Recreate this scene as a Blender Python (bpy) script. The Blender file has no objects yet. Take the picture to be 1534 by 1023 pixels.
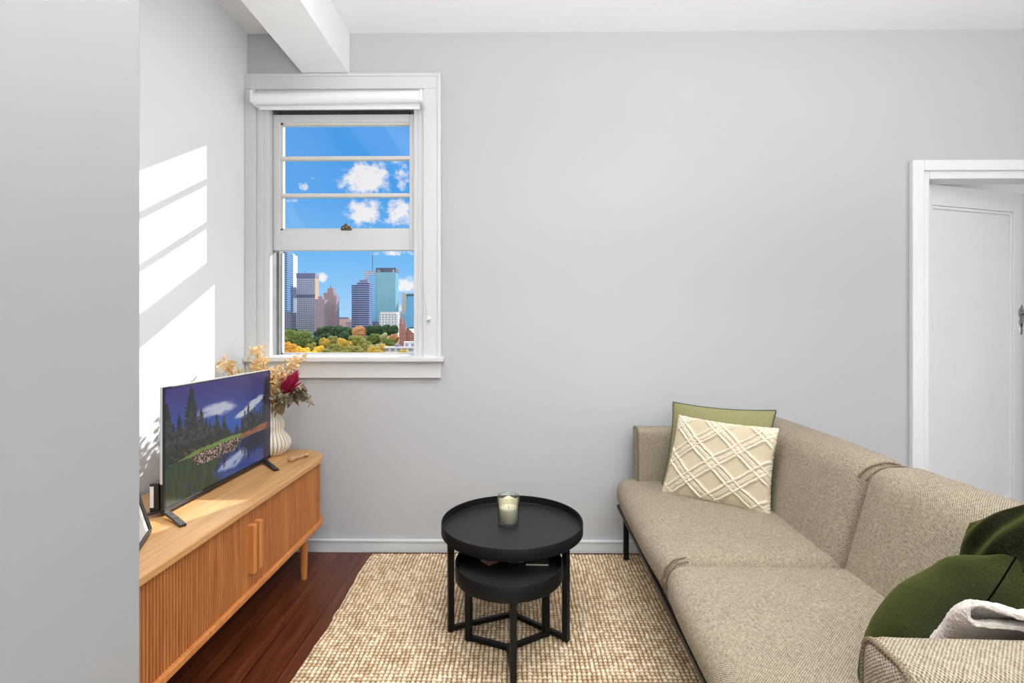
import bpy, bmesh, math, random
import numpy as np
from mathutils import Vector, Matrix
random.seed(7)
C = bpy.context.scene.collection
PI = math.pi

# ------------------------------------------------------------------ helpers
def lin(r, g, b):
    f = lambda c: (c/255/12.92) if c/255 <= .04045 else ((c/255+.055)/1.055)**2.4
    return (f(r), f(g), f(b), 1)

class NT:
    def __init__(s, nt): s.nt = nt
    def n(s, t, **kw):
        nd = s.nt.nodes.new(t)
        ins = kw.pop('ins', {})
        for k, v in kw.items(): setattr(nd, k, v)
        for k, v in ins.items():
            if hasattr(v, 'is_output'): s.nt.links.new(v, nd.inputs[k])
            else: nd.inputs[k].default_value = v
        return nd
    def math(s, op, a, b=0., c=0.):
        return s.n('ShaderNodeMath', operation=op, ins={0: a, 1: b, 2: c}).outputs[0]
    def mix(s, f, a, b, mode='MIX'):
        nd = s.n('ShaderNodeMix', data_type='RGBA', blend_type=mode)
        for i, v in ((0, f), (6, a), (7, b)):
            if hasattr(v, 'is_output'): s.nt.links.new(v, nd.inputs[i])
            else: nd.inputs[i].default_value = v
        return nd.outputs[2]
    def ramp(s, fac, stops, interp='LINEAR'):
        nd = s.n('ShaderNodeValToRGB', ins={0: fac})
        cr = nd.color_ramp; cr.interpolation = interp
        while len(cr.elements) < len(stops): cr.elements.new(.5)
        for e, (p, c) in zip(cr.elements, stops): e.position = p; e.color = c
        return nd.outputs[0]
    def noise(s, scale, vec=None, detail=3, rough=.5):
        i = {'Scale': scale, 'Detail': detail, 'Roughness': rough}
        if vec is not None: i['Vector'] = vec
        return s.n('ShaderNodeTexNoise', ins=i).outputs[0]
    def map(s, vec, scale):
        return s.n('ShaderNodeMapping', ins={'Vector': vec, 'Scale': scale}).outputs[0]
    def bump(s, h, strength, dist):
        return s.n('ShaderNodeBump', ins={'Strength': strength, 'Distance': dist, 'Height': h}).outputs[0]

def mat(name, color=(.8, .8, .8, 1), rough=.6, metal=0, spec=.5, fn=None, **extra):
    m = bpy.data.materials.new(name); m.use_nodes = True
    t = NT(m.node_tree)
    b = m.node_tree.nodes['Principled BSDF']
    b.inputs['Base Color'].default_value = color
    b.inputs['Roughness'].default_value = rough
    b.inputs['Metallic'].default_value = metal
    b.inputs['Specular IOR Level'].default_value = spec
    for k, v in extra.items(): b.inputs[k.replace('_', ' ')].default_value = v
    if fn:
        co = t.n('ShaderNodeTexCoord').outputs['Object']
        fn(t, b, co, m.node_tree.links.new)
    return m

def plain(name, color, rough=.6, amt=.06, scale=8, bump=0, bscale=200, **kw):
    def fn(t, b, co, L):
        nz = t.noise(scale, co)
        c2 = tuple(max(0, x*(1-amt*2)) for x in color[:3])+(1,)
        L(t.mix(nz, c2, tuple(min(1, x*(1+amt)) for x in color[:3])+(1,)), b.inputs['Base Color'])
        if bump: L(t.bump(t.noise(bscale, co), bump, .002), b.inputs['Normal'])
    return mat(name, color, rough, fn=fn, **kw)

def new_obj(name, verts, faces, m=None, parent=None, smooth=False, loc=None):
    me = bpy.data.meshes.new(name)
    me.from_pydata([tuple(map(float, v)) for v in verts], [], faces)
    me.update()
    o = bpy.data.objects.new(name, me); C.objects.link(o)
    if m: me.materials.append(m)
    if parent: o.parent = parent
    if loc: o.location = loc
    if smooth: me.polygons.foreach_set('use_smooth', [True]*len(me.polygons))
    return o

class MB:
    """collects shapes, then links them as one mesh"""
    def __init__(s): s.v = []; s.f = []
    def add(s, vs, fs):
        k = len(s.v); s.v += [tuple(v) for v in vs]; s.f += [tuple(i+k for i in f) for f in fs]; return s
    def box(s, x0, x1, y0, y1, z0, z1):
        return s.add([(x, y, z) for z in (z0, z1) for y in (y0, y1) for x in (x0, x1)],
                     [(0, 2, 3, 1), (4, 5, 7, 6), (0, 1, 5, 4), (2, 6, 7, 3), (0, 4, 6, 2), (1, 3, 7, 5)])
    def obox(s, c, ax, ay, az, hx, hy, hz):
        c, ax, ay, az = Vector(c), Vector(ax).normalized(), Vector(ay).normalized(), Vector(az).normalized()
        return s.add([c+ax*hx*i+ay*hy*j+az*hz*k for k in (-1, 1) for j in (-1, 1) for i in (-1, 1)],
                     [(0, 2, 3, 1), (4, 5, 7, 6), (0, 1, 5, 4), (2, 6, 7, 3), (0, 4, 6, 2), (1, 3, 7, 5)])
    def bar(s, p, q, w, h=None):
        p, q = Vector(p), Vector(q); d = (q-p); up = Vector((0, 0, 1)) if abs(d.normalized().z) < .9 else Vector((1, 0, 0))
        a = d.cross(up).normalized(); b2 = a.cross(d).normalized()
        return s.obox((p+q)/2, d, a, b2, d.length/2, w/2, (h or w)/2)
    def tube(s, pts, r, n=8, caps=True):
        pts = [Vector(p) for p in pts]; N = len(pts)
        rr = r if isinstance(r, (list, tuple)) else [r]*N
        vs = []; ref = Vector((.3, .2, .93))
        for i, p in enumerate(pts):
            d = (pts[min(i+1, N-1)]-pts[max(i-1, 0)]).normalized()
            a = d.cross(ref); a = a.normalized() if a.length > 1e-3 else d.orthogonal().normalized()
            b2 = d.cross(a).normalized()
            vs += [p+(a*math.cos(2*PI*k/n)+b2*math.sin(2*PI*k/n))*rr[i] for k in range(n)]
        fs = [(i*n+k, i*n+(k+1) % n, (i+1)*n+(k+1) % n, (i+1)*n+k) for i in range(N-1) for k in range(n)]
        if caps: fs += [tuple(range(n-1, -1, -1)), tuple((N-1)*n+k for k in range(n))]
        return s.add(vs, fs)
    def lathe(s, prof, n=48, c=(0, 0, 0), mod=None, close=True):
        vs = []
        for r, z in prof:
            for k in range(n):
                a = 2*PI*k/n; q = r*(mod(a, z) if mod else 1)
                vs.append((c[0]+q*math.cos(a), c[1]+q*math.sin(a), c[2]+z))
        N = len(prof)
        fs = [(i*n+k, i*n+(k+1) % n, (i+1)*n+(k+1) % n, (i+1)*n+k) for i in range(N-1) for k in range(n)]
        if close: fs += [tuple(range(n-1, -1, -1)), tuple((N-1)*n+k for k in range(n))]
        return s.add(vs, fs)
    def grid(s, P):
        nu, nv = len(P), len(P[0])
        return s.add([p for row in P for p in row],
                     [(i*nv+j, (i+1)*nv+j, (i+1)*nv+j+1, i*nv+j+1) for i in range(nu-1) for j in range(nv-1)])
    def prism(s, poly, z0, z1):
        n = len(poly)
        return s.add([(x, y, z0) for x, y in poly]+[(x, y, z1) for x, y in poly],
                     [tuple(range(n-1, -1, -1)), tuple(range(n, 2*n))]+[(i, (i+1) % n, n+(i+1) % n, n+i) for i in range(n)])
    def build(s, name, m, parent=None, smooth=False, bevel=0, seg=2, merge=0, loc=None):
        o = new_obj(name, s.v, s.f, m, parent, smooth, loc)
        bm = bmesh.new(); bm.from_mesh(o.data)
        if merge: bmesh.ops.remove_doubles(bm, verts=bm.verts, dist=merge)
        bmesh.ops.recalc_face_normals(bm, faces=bm.faces)
        bm.to_mesh(o.data); bm.free()
        if smooth: o.data.polygons.foreach_set('use_smooth', [True]*len(o.data.polygons))
        if bevel:
            b = o.modifiers.new('soft_edge', 'BEVEL'); b.width = bevel; b.segments = seg; b.limit_method = 'ANGLE'; b.angle_limit = .6
        if smooth == 'auto':
            try:
                o.data.set_sharp_from_angle(angle=.7)
            except Exception: pass
        return o

def tag(o, label=None, cat=None, group=None, kind=None):
    if label: o['label'] = label
    if cat: o['category'] = cat
    if group: o['group'] = group
    if kind: o['kind'] = kind
    return o
def empty(name, loc=(0, 0, 0), label=None, cat=None, group=None, kind=None, rotz=0):
    o = bpy.data.objects.new(name, None); C.objects.link(o); o.location = loc; o.rotation_euler.z = rotz
    o.empty_display_size = .05
    return tag(o, label, cat, group, kind)

def soft_box(h, r, n=16, fn=None):
    """rounded box of half sizes h, rounding r, each point passed through fn"""
    mb = MB(); h = Vector(h)
    for ax in range(3):
        b1, b2 = (ax+1) % 3, (ax+2) % 3
        for sg in (-1, 1):
            G = []
            for i in range(n+1):
                row = []
                for j in range(n+1):
                    p = [0, 0, 0]; p[ax] = sg*h[ax]
                    p[b1] = math.sin(PI/2*(2*i/n-1))*h[b1]; p[b2] = math.sin(PI/2*(2*j/n-1))*h[b2]
                    inner = Vector([max(-(h[k]-r), min(h[k]-r, p[k])) for k in range(3)])
                    d = Vector(p)-inner
                    q = inner+d.normalized()*r
                    row.append(fn(q) if fn else q)
                G.append(row)
            mb.grid(G)
    return mb

_lat = {}
def vnoise(x, y, seed=0):
    if seed not in _lat: _lat[seed] = np.random.RandomState(seed).rand(256, 256)
    L = _lat[seed]; xi = np.floor(x).astype(int); yi = np.floor(y).astype(int); fx = x-xi; fy = y-yi
    fx = fx*fx*(3-2*fx); fy = fy*fy*(3-2*fy); a = lambda i, j: L[(xi+i) % 256, (yi+j) % 256]
    return (a(0, 0)*(1-fx)+a(1, 0)*fx)*(1-fy)+(a(0, 1)*(1-fx)+a(1, 1)*fx)*fy
def fbm(x, y, seed=0, o=4):
    s = 0; a = .5; t = 0
    for k in range(o): s = s+a*vnoise(x*2**k, y*2**k, seed+k); t += a; a *= .5
    return s/t

def fast_grid(name, X, Y, Z, m, parent=None):
    nu, nv = X.shape
    me = bpy.data.meshes.new(name)
    v = np.stack([X, Y, Z], -1).reshape(-1, 3).astype(np.float32)
    idx = np.arange(nu*nv).reshape(nu, nv)
    q = np.stack([idx[:-1, :-1], idx[1:, :-1], idx[1:, 1:], idx[:-1, 1:]], -1).reshape(-1, 4)
    me.vertices.add(len(v)); me.vertices.foreach_set('co', v.ravel())
    me.loops.add(q.size); me.loops.foreach_set('vertex_index', q.ravel().astype(np.int32))
    me.polygons.add(len(q)); me.polygons.foreach_set('loop_start', np.arange(0, q.size, 4, dtype=np.int32))
    me.polygons.foreach_set('use_smooth', np.ones(len(q), bool))
    me.update(calc_edges=True); me.validate()
    me.materials.append(m)
    o = bpy.data.objects.new(name, me); C.objects.link(o)
    if parent: o.parent = parent
    return o
def set_colors(o, rgb):
    a = o.data.color_attributes.new('paint', 'FLOAT_COLOR', 'POINT')
    c = np.ones((len(o.data.vertices), 4), np.float32); c[:, :3] = rgb.reshape(-1, 3)
    a.data.foreach_set('color', c.ravel())

# ------------------------------------------------------------------ materials
M = {}
def wallfn(t, b, co, L):
    L(t.bump(t.noise(90, co, 4), .06, .002), b.inputs['Normal'])
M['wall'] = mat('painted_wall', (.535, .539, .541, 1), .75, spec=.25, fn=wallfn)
M['nib'] = mat('pier_paint_shade_toned', (.375, .378, .379, 1), .75, spec=.25, fn=wallfn)  # same wall paint, darkened to stand for weaker light on the pier
M['wall_left'] = mat('left_wall_paint_lightened', (.94, .945, .945, 1), .75, spec=.25, fn=wallfn)  # same wall paint made paler, standing in for light missing there
M['ceiling'] = mat('ceiling_paint', (.93, .932, .932, 1), .8, spec=.2, fn=wallfn)
M['trim'] = plain('trim_gloss_paint', (.84, .84, .835, 1), .35, .015, 6, .05, 60)
M['window_trim'] = plain('window_frame_paint', (.70, .70, .695, 1), .4, .015, 6, .05, 60)
M['jamb_paint'] = plain('shaded_jamb_paint', (.27, .265, .25, 1), .6, .2, 14)  # shade of the reveal put into a darkened copy of the paint
M['skirting'] = plain('skirting_paint', (.70, .73, .74, 1), .4, .02, 6)
M['weather'] = plain('weathered_sash_paint', (.72, .70, .66, 1), .55, .06, 30)

def floorfn(t, b, co, L):
    sx = t.n('ShaderNodeSeparateXYZ', ins={0: co})
    px = t.math('DIVIDE', sx.outputs[0], .118)
    idx = t.math('FLOOR', px); fr = t.math('FRACT', px)
    rnd = t.n('ShaderNodeTexWhiteNoise', noise_dimensions='1D', ins={'W': idx}).outputs[0]
    off = t.n('ShaderNodeCombineXYZ', ins={0: t.math('MULTIPLY', rnd, 30), 1: t.math('MULTIPLY', rnd, 11), 2: 0.}).outputs[0]
    v = t.n('ShaderNodeVectorMath', operation='ADD', ins={0: t.map(co, (22, 1.3, 1)), 1: off}).outputs[0]
    g = t.noise(2.2, v, 6, .62)
    c = t.ramp(g, [(.25, lin(54, 24, 12)), (.5, lin(100, 50, 27)), (.72, lin(140, 76, 44))])
    c = t.mix(t.math('MULTIPLY_ADD', rnd, .5, .0), c, lin(66, 27, 17))
    gap = t.math('LESS_THAN', t.math('ABSOLUTE', t.math('SUBTRACT', fr, .5)), .484)
    c = t.mix(gap, lin(20, 8, 5), c)
    L(c, b.inputs['Base Color'])
    L(t.bump(t.math('ADD', t.math('MULTIPLY', g, .3), gap), .25, .002), b.inputs['Normal'])
M['floor'] = mat('dark_red_floorboards', (.05, .02, .01, 1), .3, fn=floorfn)

def woodfn(c0, c1, c2, axis, groove=False):
    def fn(t, b, co, L):
        sc = {'y': (26, 1.6, 26), 'z': (40, 40, 2.2), 'x': (2, 30, 30)}[axis]
        g = t.noise(2, t.map(co, sc), 5, .6); g2 = t.noise(1.2, t.map(co, tuple(.4*s for s in sc)), 2)
        c = t.ramp(t.math('MULTIPLY_ADD', g, .7, t.math('MULTIPLY', g2, .3)), [(.3, c0), (.5, c1), (.72, c2)])
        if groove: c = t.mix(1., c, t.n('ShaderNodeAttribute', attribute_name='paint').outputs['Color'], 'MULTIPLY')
        L(c, b.inputs['Base Color']); L(t.bump(g, .08, .001), b.inputs['Normal'])
    return fn
M['oak'] = mat('light_oak_veneer', rough=.42, fn=woodfn(lin(182, 130, 76), lin(202, 152, 96), lin(216, 172, 120), 'y'))
M['slat'] = mat('oak_tambour', rough=.45, fn=woodfn(lin(152, 88, 42), lin(184, 112, 56), lin(210, 140, 78), 'z', True))
M['oakleg'] = mat('oak_leg', rough=.45, fn=woodfn(lin(176, 106, 50), lin(202, 128, 68), lin(218, 150, 86), 'z'))

def fabricfn(c0, c1, period=.0062, bs=.5):
    def fn(t, b, co, L):
        tc = t.n('ShaderNodeTexCoord'); nm = t.n('ShaderNodeSeparateXYZ', ins={0: tc.outputs['Normal']})
        ab = [t.math('ABSOLUTE', nm.outputs[i]) for i in range(3)]
        s = t.n('ShaderNodeSeparateXYZ', ins={0: co}).outputs
        isz = t.math('GREATER_THAN', ab[2], t.math('MAXIMUM', ab[0], ab[1])); isx = t.math('GREATER_THAN', ab[0], ab[1])
        sel = lambda f, p, q: t.math('ADD', t.math('MULTIPLY', f, p), t.math('MULTIPLY', t.math('SUBTRACT', 1., f), q))
        # top: (x, y); side facing x: (z, y); end facing y: (x, z)
        uu = sel(isz, s[0], sel(isx, s[2], s[0])); vv = sel(isz, s[1], sel(isx, s[1], s[2]))
        k = 2*PI/period; nz = t.noise(60, co, 2); nw = t.noise(25, co, 1)
        a = t.math('SINE', t.math('MULTIPLY_ADD', uu, k, t.math('MULTIPLY', nz, 3.))); c = t.math('SINE', t.math('MULTIPLY_ADD', vv, k, t.math('MULTIPLY', nw, 3.)))
        w = t.math('MULTIPLY_ADD', t.math('MULTIPLY', a, c), .5, .5)
        n2 = t.noise(260, co, 3); n3 = t.noise(9, co, 3)
        slub = t.noise(1., t.map(co, (170, 90, 170)), 3)
        f = t.math('ADD', t.math('ADD', t.math('MULTIPLY', w, .50), t.math('MULTIPLY', n2, .45)), t.math('MULTIPLY_ADD', slub, .5, -.22))
        col_ = t.ramp(f, [(.22, c0), (.75, c1)])
        col_ = t.mix(t.math('MULTIPLY', n3, .2), col_, c0)
        L(col_, b.inputs['Base Color'])
        L(t.bump(f, bs, .0025), b.inputs['Normal'])
    return fn
M['sofa'] = mat('beige_woven_upholstery', rough=.95, spec=.15, fn=fabricfn(lin(94, 82, 66), lin(196, 183, 162), .0064, 1.))
M['sofa_pipe'] = mat('sofa_piping_fabric', rough=.95, spec=.15, fn=fabricfn(lin(84, 72, 56), lin(156, 140, 118)))
M['piping_grey'] = plain('dark_grey_piping', lin(82, 84, 72), .9)
def sagefn(t, b, co, L):
    f = t.noise(160, t.map(co, (1, 1, 1)), 3)
    L(t.mix(f, lin(122, 120, 80), lin(164, 158, 116)), b.inputs['Base Color']); L(t.bump(f, .3, .002), b.inputs['Normal'])
M['sage'] = mat('sage_linen', rough=.95, spec=.1, fn=sagefn)
def creamfn(t, b, co, L):
    f = t.noise(220, co, 4); h = t.n('ShaderNodeAttribute', attribute_name='paint').outputs['Color']
    c = t.mix(h, lin(206, 192, 164), lin(240, 230, 210))
    c = t.mix(t.math('MULTIPLY', f, .3), c, lin(196, 180, 150))
    L(c, b.inputs['Base Color']); L(t.bump(f, .7, .004), b.inputs['Normal'])
M['cream'] = mat('cream_tufted_cotton', rough=.95, spec=.1, fn=creamfn)
def velvetfn(t, b, co, L):
    n1 = t.noise(7, co, 3); n2 = t.noise(330, co, 3)
    f = t.math('ADD', t.math('MULTIPLY', n1, .45), t.math('MULTIPLY', n2, .6))
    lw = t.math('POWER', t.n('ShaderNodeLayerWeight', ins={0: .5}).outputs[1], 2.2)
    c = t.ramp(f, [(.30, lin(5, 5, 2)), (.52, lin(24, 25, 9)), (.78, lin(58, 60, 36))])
    c = t.mix(t.math('MULTIPLY', lw, .55), c, lin(100, 106, 46))  # pale rim sheen mixed into the colour by viewing angle
    L(c, b.inputs['Base Color'])
    w = t.noise(16, t.map(co, (1, 1, 2.5)), 2)
    L(t.bump(t.math('ADD', t.math('MULTIPLY', n2, .12), t.math('MULTIPLY', w, .9)), .35, .02), b.inputs['Normal'])
M['velvet'] = mat('green_velvet', rough=.9, spec=.1, fn=velvetfn, Sheen_Weight=.06, Sheen_Roughness=.4, Sheen_Tint=lin(150, 165, 95))
M['velvet_seam'] = plain('green_velvet_seam', lin(6, 7, 3), .95, spec=.0)
def fleecefn(t, b, co, L):
    f = t.noise(260, co, 4, .7); g = t.noise(30, co, 2)
    L(t.mix(g, lin(226, 208, 192), lin(246, 238, 228)), b.inputs['Base Color']); L(t.bump(f, .9, .005), b.inputs['Normal'])
M['fleece'] = mat('cream_fleece', rough=1, spec=.05, fn=fleecefn, Sheen_Weight=.3)
M['black'] = plain('black_powder_coat', (.007, .007, .007, 1), .45, .2, 20, spec=.25)
M['black_top'] = plain('black_tray_surface', (.016, .0155, .014, 1), .45, .2, 10, spec=.35)
M['blackplastic'] = plain('black_plastic', (.015, .015, .017, 1), .4, .1)
M['silver'] = plain('pale_silver', (.62, .63, .65, 1), .35, .03)
M['chrome'] = plain('antique_chrome', (.72, .72, .70, 1), .34, .12, 40, metal=1)
M['brass'] = plain('aged_brass', (.20, .16, .08, 1), .35, .2, 30, metal=1)
M['dark_gap'] = plain('painted_gap_shade', (.05, .05, .045, 1), .9, .3, 60)
M['label'] = plain('white_label_paper', (.85, .86, .88, 1), .5, .02)
def vasefn(t, b, co, L):
    s = t.n('ShaderNodeSeparateXYZ', ins={0: co}).outputs
    th = t.math('ARCTAN2', s[1], s[0])
    g = t.math('ABSOLUTE', t.math('COSINE', t.math('MULTIPLY', th, 13.)))  # shade between the ribs painted as darker grooves
    L(t.ramp(g, [(.05, lin(150, 136, 118)), (.45, lin(214, 203, 186)), (.9, lin(234, 226, 212))]), b.inputs['Base Color'])
M['vase'] = mat('ribbed_white_ceramic', rough=.6, spec=.3, fn=vasefn)
M['wax'] = mat('ivory_candle_wax', lin(240, 232, 205), .5, Subsurface_Weight=.2)
M['wax_film'] = mat('wax_film', lin(238, 228, 198), .45)
M['wick'] = plain('charred_wick', (.03, .025, .02, 1), .9)
M['blind'] = plain('white_blind_fabric', (.90, .90, .90, 1), .6, .01)
M['driftwood'] = plain('pale_driftwood', lin(196, 158, 118), .8, .3, 60)
def thin_glass(name, tint=(1, 1, 1, 1), refl=.06, edge=(1, 1, 1, 1)):
    m = bpy.data.materials.new(name); m.use_nodes = True; t = NT(m.node_tree); m.node_tree.nodes.clear()
    lw = t.n('ShaderNodeLayerWeight', ins={0: .3}).outputs[1]
    tr = t.n('ShaderNodeBsdfTransparent', ins={0: t.mix(t.math('POWER', lw, 1.5), tint, edge)}).outputs[0]; gl = t.n('ShaderNodeBsdfGlossy', ins={'Roughness': .03}).outputs[0]
    fr = t.math('MULTIPLY_ADD', lw, .55, refl)
    mx = t.n('ShaderNodeMixShader', ins={0: fr, 1: tr, 2: gl}).outputs[0]
    o = t.n('ShaderNodeOutputMaterial', ins={0: mx}); return m
M['pane'] = thin_glass('window_glass', refl=.01)
M['jar'] = thin_glass('jar_glass', (.95, .96, .95, 1), .06, (.55, .56, .55, 1))

# ------------------------------------------------------------------ camera
H = 1.21; D = 2.71
cam = bpy.data.cameras.new('camera'); co_ = bpy.data.objects.new('camera', cam); C.objects.link(co_)
cam.sensor_width = 36; cam.lens = 36*750/1534; cam.shift_x = 0; cam.shift_y = -19.5/1534
cam.clip_start = .05; cam.clip_end = 6000
co_.location = (0, 0, H); co_.rotation_euler = (PI/2, 0, .0099)
bpy.context.scene.camera = co_

# ------------------------------------------------------------------ room shell
XL, XR, YB = -1.469, 3.45, -2.6
CZ = 2.812
def struct(name, mb, m, **kw): return tag(mb.build(name, m, **kw), kind='structure')
WX0, WX1, WZ0, WZ1 = -1.345, -.555, 1.045, 2.415     # window opening
DX0, DX1, DZ1 = 2.203, 3.06, 2.03                     # door opening
TH = .14
mb = MB()
mb.box(XL-.2, WX0, D, D+TH, 0, CZ).box(WX0, WX1, D, D+TH, 0, WZ0).box(WX0, WX1, D, D+TH, WZ1, CZ)
mb.box(WX1, DX0, D, D+TH, 0, CZ).box(DX0, DX1, D, D+TH, DZ1, CZ).box(DX1, XR+.2, D, D+TH, 0, CZ)
struct('wall_back', mb, M['wall'])
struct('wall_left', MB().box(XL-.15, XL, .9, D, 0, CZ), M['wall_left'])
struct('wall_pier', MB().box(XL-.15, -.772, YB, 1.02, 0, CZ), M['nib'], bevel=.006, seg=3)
struct('wall_right', MB().box(XR, XR+.15, YB, D, 0, CZ), M['wall'])
struct('wall_rear', MB().box(XL-.15, XR+.15, YB-.15, YB, 0, CZ), M['wall'])
struct('floor', MB().box(XL-.2, XR+.2, YB-.15, D+.05, -.1, 0), M['floor'])
struct('ceiling', MB().box(XL-.2, XR+.2, YB-.15, D+TH, CZ, CZ+.1), M['ceiling'])
struct('trim_1', MB().box(-1.158, -.907, YB, D-.001, 2.585, CZ), M['ceiling'], bevel=.003)['label'] = 'white boxed beam running across ceiling to the top of window frame'
# baseboards
mb = MB().box(XL, 2.103, D-.016, D, 0, .060).box(XL, 2.103, D-.021, D, .058, .070)
struct('baseboard_back', mb, M['skirting'], bevel=.003)
struct('baseboard_left', MB().box(XL, XL+.016, 1.02, D-.02, 0, .07), M['skirting'], bevel=.003)
# corridor beyond the door
mb = MB().box(1.75, 1.85, D+TH, 4.5, 0, 2.7).box(3.7, 3.8, D+TH, 4.5, 0, 2.7).box(1.75, 3.8, 4.4, 4.5, 0, 2.7)
struct('wall_corridor', mb, M['wall'])
struct('floor_corridor', MB().box(1.75, 3.8, D+.05, 4.5, -.1, 0), M['floor'])
struct('ceiling_corridor', MB().box(1.75, 3.8, D+TH, 4.5, 2.7, 2.8), M['ceiling'])

# ------------------------------------------------------------------ window
win = empty('window_1', (-.95, D, 1.05), kind='structure')
win['label'] = 'white timber window with raised three-pane sash above open lower half'
off = Vector((.95, -D, -1.05))
def wpart(name, mb, m, parent=win, bevel=.0, **kw):
    mb.v = [tuple(Vector(v)+off) for v in mb.v]
    return mb.build(name, m, parent, bevel=bevel, **kw)
mb = MB()
mb.box(XL+.001, -.412, D-.026, D, 2.50, 2.578).box(XL+.001, -1.41, D-.026, D, 1.055, 2.50).box(-.505, -.412, D-.026, D, 1.055, 2.50)
mb.box(-.428, -.408, D-.032, D, 1.055, 2.582).box(XL+.001, -.428, D-.032, D, 2.565, 2.582)
cas = wpart('window_frame', mb, M['window_trim'], bevel=.004)
mb = MB().box(-1.41, -1.375, D-.012, D+.03, 1.055, 2.5).box(-.535, -.505, D-.012, D+.03, 1.055, 2.5).box(-1.375, -.535, D-.012, D+.03, 2.47, 2.5)
mb.box(-1.377, WX0+.003, D-.006, D+.0305, 1.055, 2.47).box(WX1-.003, -.533, D-.006, D+.0305, 1.055, 2.47)
wpart('inner_stop', mb, M['window_trim'], bevel=.003)
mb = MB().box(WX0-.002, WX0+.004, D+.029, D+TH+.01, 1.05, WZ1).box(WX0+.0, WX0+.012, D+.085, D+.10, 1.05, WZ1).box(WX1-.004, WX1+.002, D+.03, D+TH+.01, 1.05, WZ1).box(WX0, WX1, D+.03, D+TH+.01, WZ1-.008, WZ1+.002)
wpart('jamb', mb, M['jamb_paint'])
mb = MB().box(XL+.002, -.392, D-.052, D+.002, 1.030, 1.058).box(WX0, WX1, D, D+TH+.03, 1.03, 1.062)
wpart('window_sill', mb, M['window_trim'], bevel=.006)
wpart('apron', MB().box(XL+.002, -.410, D-.022, D, .942, 1.031), M['window_trim'], bevel=.004)
SY0, SY1 = D+.032, D+.070
mb = MB()
gx0, gx1 = -1.303, -.590
mb.box(WX0+.0005, gx0, SY0, SY1, 1.640, 2.386).box(gx1, WX1-.0005, SY0, SY1, 1.640, 2.386)
mb.box(gx0, gx1, SY0, SY1, 1.640, 1.750).box(gx0, gx1, SY0, SY1, 2.345, 2.386)
sash = wpart('sash', mb, M['window_trim'], bevel=.003)
mb = MB()
for za, zb_ in ((1.750, 1.762), (2.333, 2.345)): mb.box(gx0, gx1, SY0+.012, SY1, za, zb_)
mb.box(gx0, gx0+.010, SY0+.012, SY1, 1.75, 2.345)
wpart('glazing_bead', mb, M['weather'], sash)
for z in (1.945, 2.150):
    wpart('muntin', MB().box(gx0, gx1, SY0+.006, SY1-.002, z-.010, z+.010), M['weather'], sash, bevel=.003)
for za, zb_ in ((1.762, 1.935), (1.955, 2.140), (2.160, 2.333)):
    wpart('pane', MB().box(gx0, gx1, SY0+.021, SY0+.023, za, zb_), M['pane'], sash)
lt = MB().box(-.966, -.910, SY0-.006, SY0+.014, 1.750, 1.757).lathe([(.013, 0), (.015, .008), (.010, .020), (.012, .026), (.004, .031)], 14, (-.938, SY0+.004, 1.757))
lt.tube([(-.962, SY0, 1.758), (-.960, SY0, 1.769)], .006).tube([(-.914, SY0, 1.758), (-.916, SY0, 1.769)], .006).tube([(-.958, SY0-.002, 1.770), (-.938, SY0-.008, 1.774), (-.918, SY0-.002, 1.770)], .004)
wpart('latch', lt, M['brass'], sash, smooth=True)
wpart('slot_shade_strip', MB().box(WX0+.03, WX1-.035, SY0+.004, SY1+.02, 2.384, 2.412), M['dark_gap'])  # dark strip stands in for the shaded slot above the sash
# outer lower frame edge (thin white bead around the open half)
mb = MB().box(WX0, WX0+.010, D+TH-.012, D+TH+.012, 1.06, 1.64).box(WX1-.006, WX1, D+TH-.012, D+TH+.012, 1.06, 1.64).box(WX0, WX1, D+TH-.012, D+TH+.012, 1.06, 1.072)
wpart('outer_bead', mb, M['window_trim'])

# roller blind
bl = empty('roller_blind', (-.97, D-.06, 2.46), 'white rolled-up roller blind fixed across the top of the window', 'blind')
def bp(name, mb, m, parent=bl, o=(-.97, D-.06, 2.46), **kw):
    mb.v = [tuple(Vector(v)-Vector(o)) for v in mb.v]; return mb.build(name, m, parent, **kw)
bp('roller_tube', MB().tube([(-1.376, D-.09, 2.417), (-.506, D-.09, 2.424)], .029, 28), M['blind'], smooth='auto')
bp('blind_cloth', MB().box(-1.370, -.512, D-.063, D-.0605, 2.385, 2.42), M['blind'])
bp('bottom_bar', MB().box(-1.368, -.514, D-.066, D-.0555, 2.372, 2.392), M['blind'], bevel=.003)
for x0 in (-1.392, -.506):
    bp('bracket', MB().box(x0, x0+.016, D-.124, D-.0265, 2.388, 2.452), M['blind'], bevel=.006)
pts = [(-.492, D-.10, 2.41), (-.500, D-.09, 2.1), (-.500, D-.07, 1.6), (-.495, D-.055, 1.40), (-.482, D-.05, 1.30), (-.474, D-.05, 1.268)]
ch = bp('pull_chain', MB().tube(pts, .0020, 6), M['silver'], smooth=True)
bp('chain_tensioner', MB().tube([(-.478, D-.05, 1.274), (-.468, D-.048, 1.262)], .007, 8).box(-.482, -.462, D-.055, D-.0265, 1.256, 1.264), M['trim'])

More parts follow.
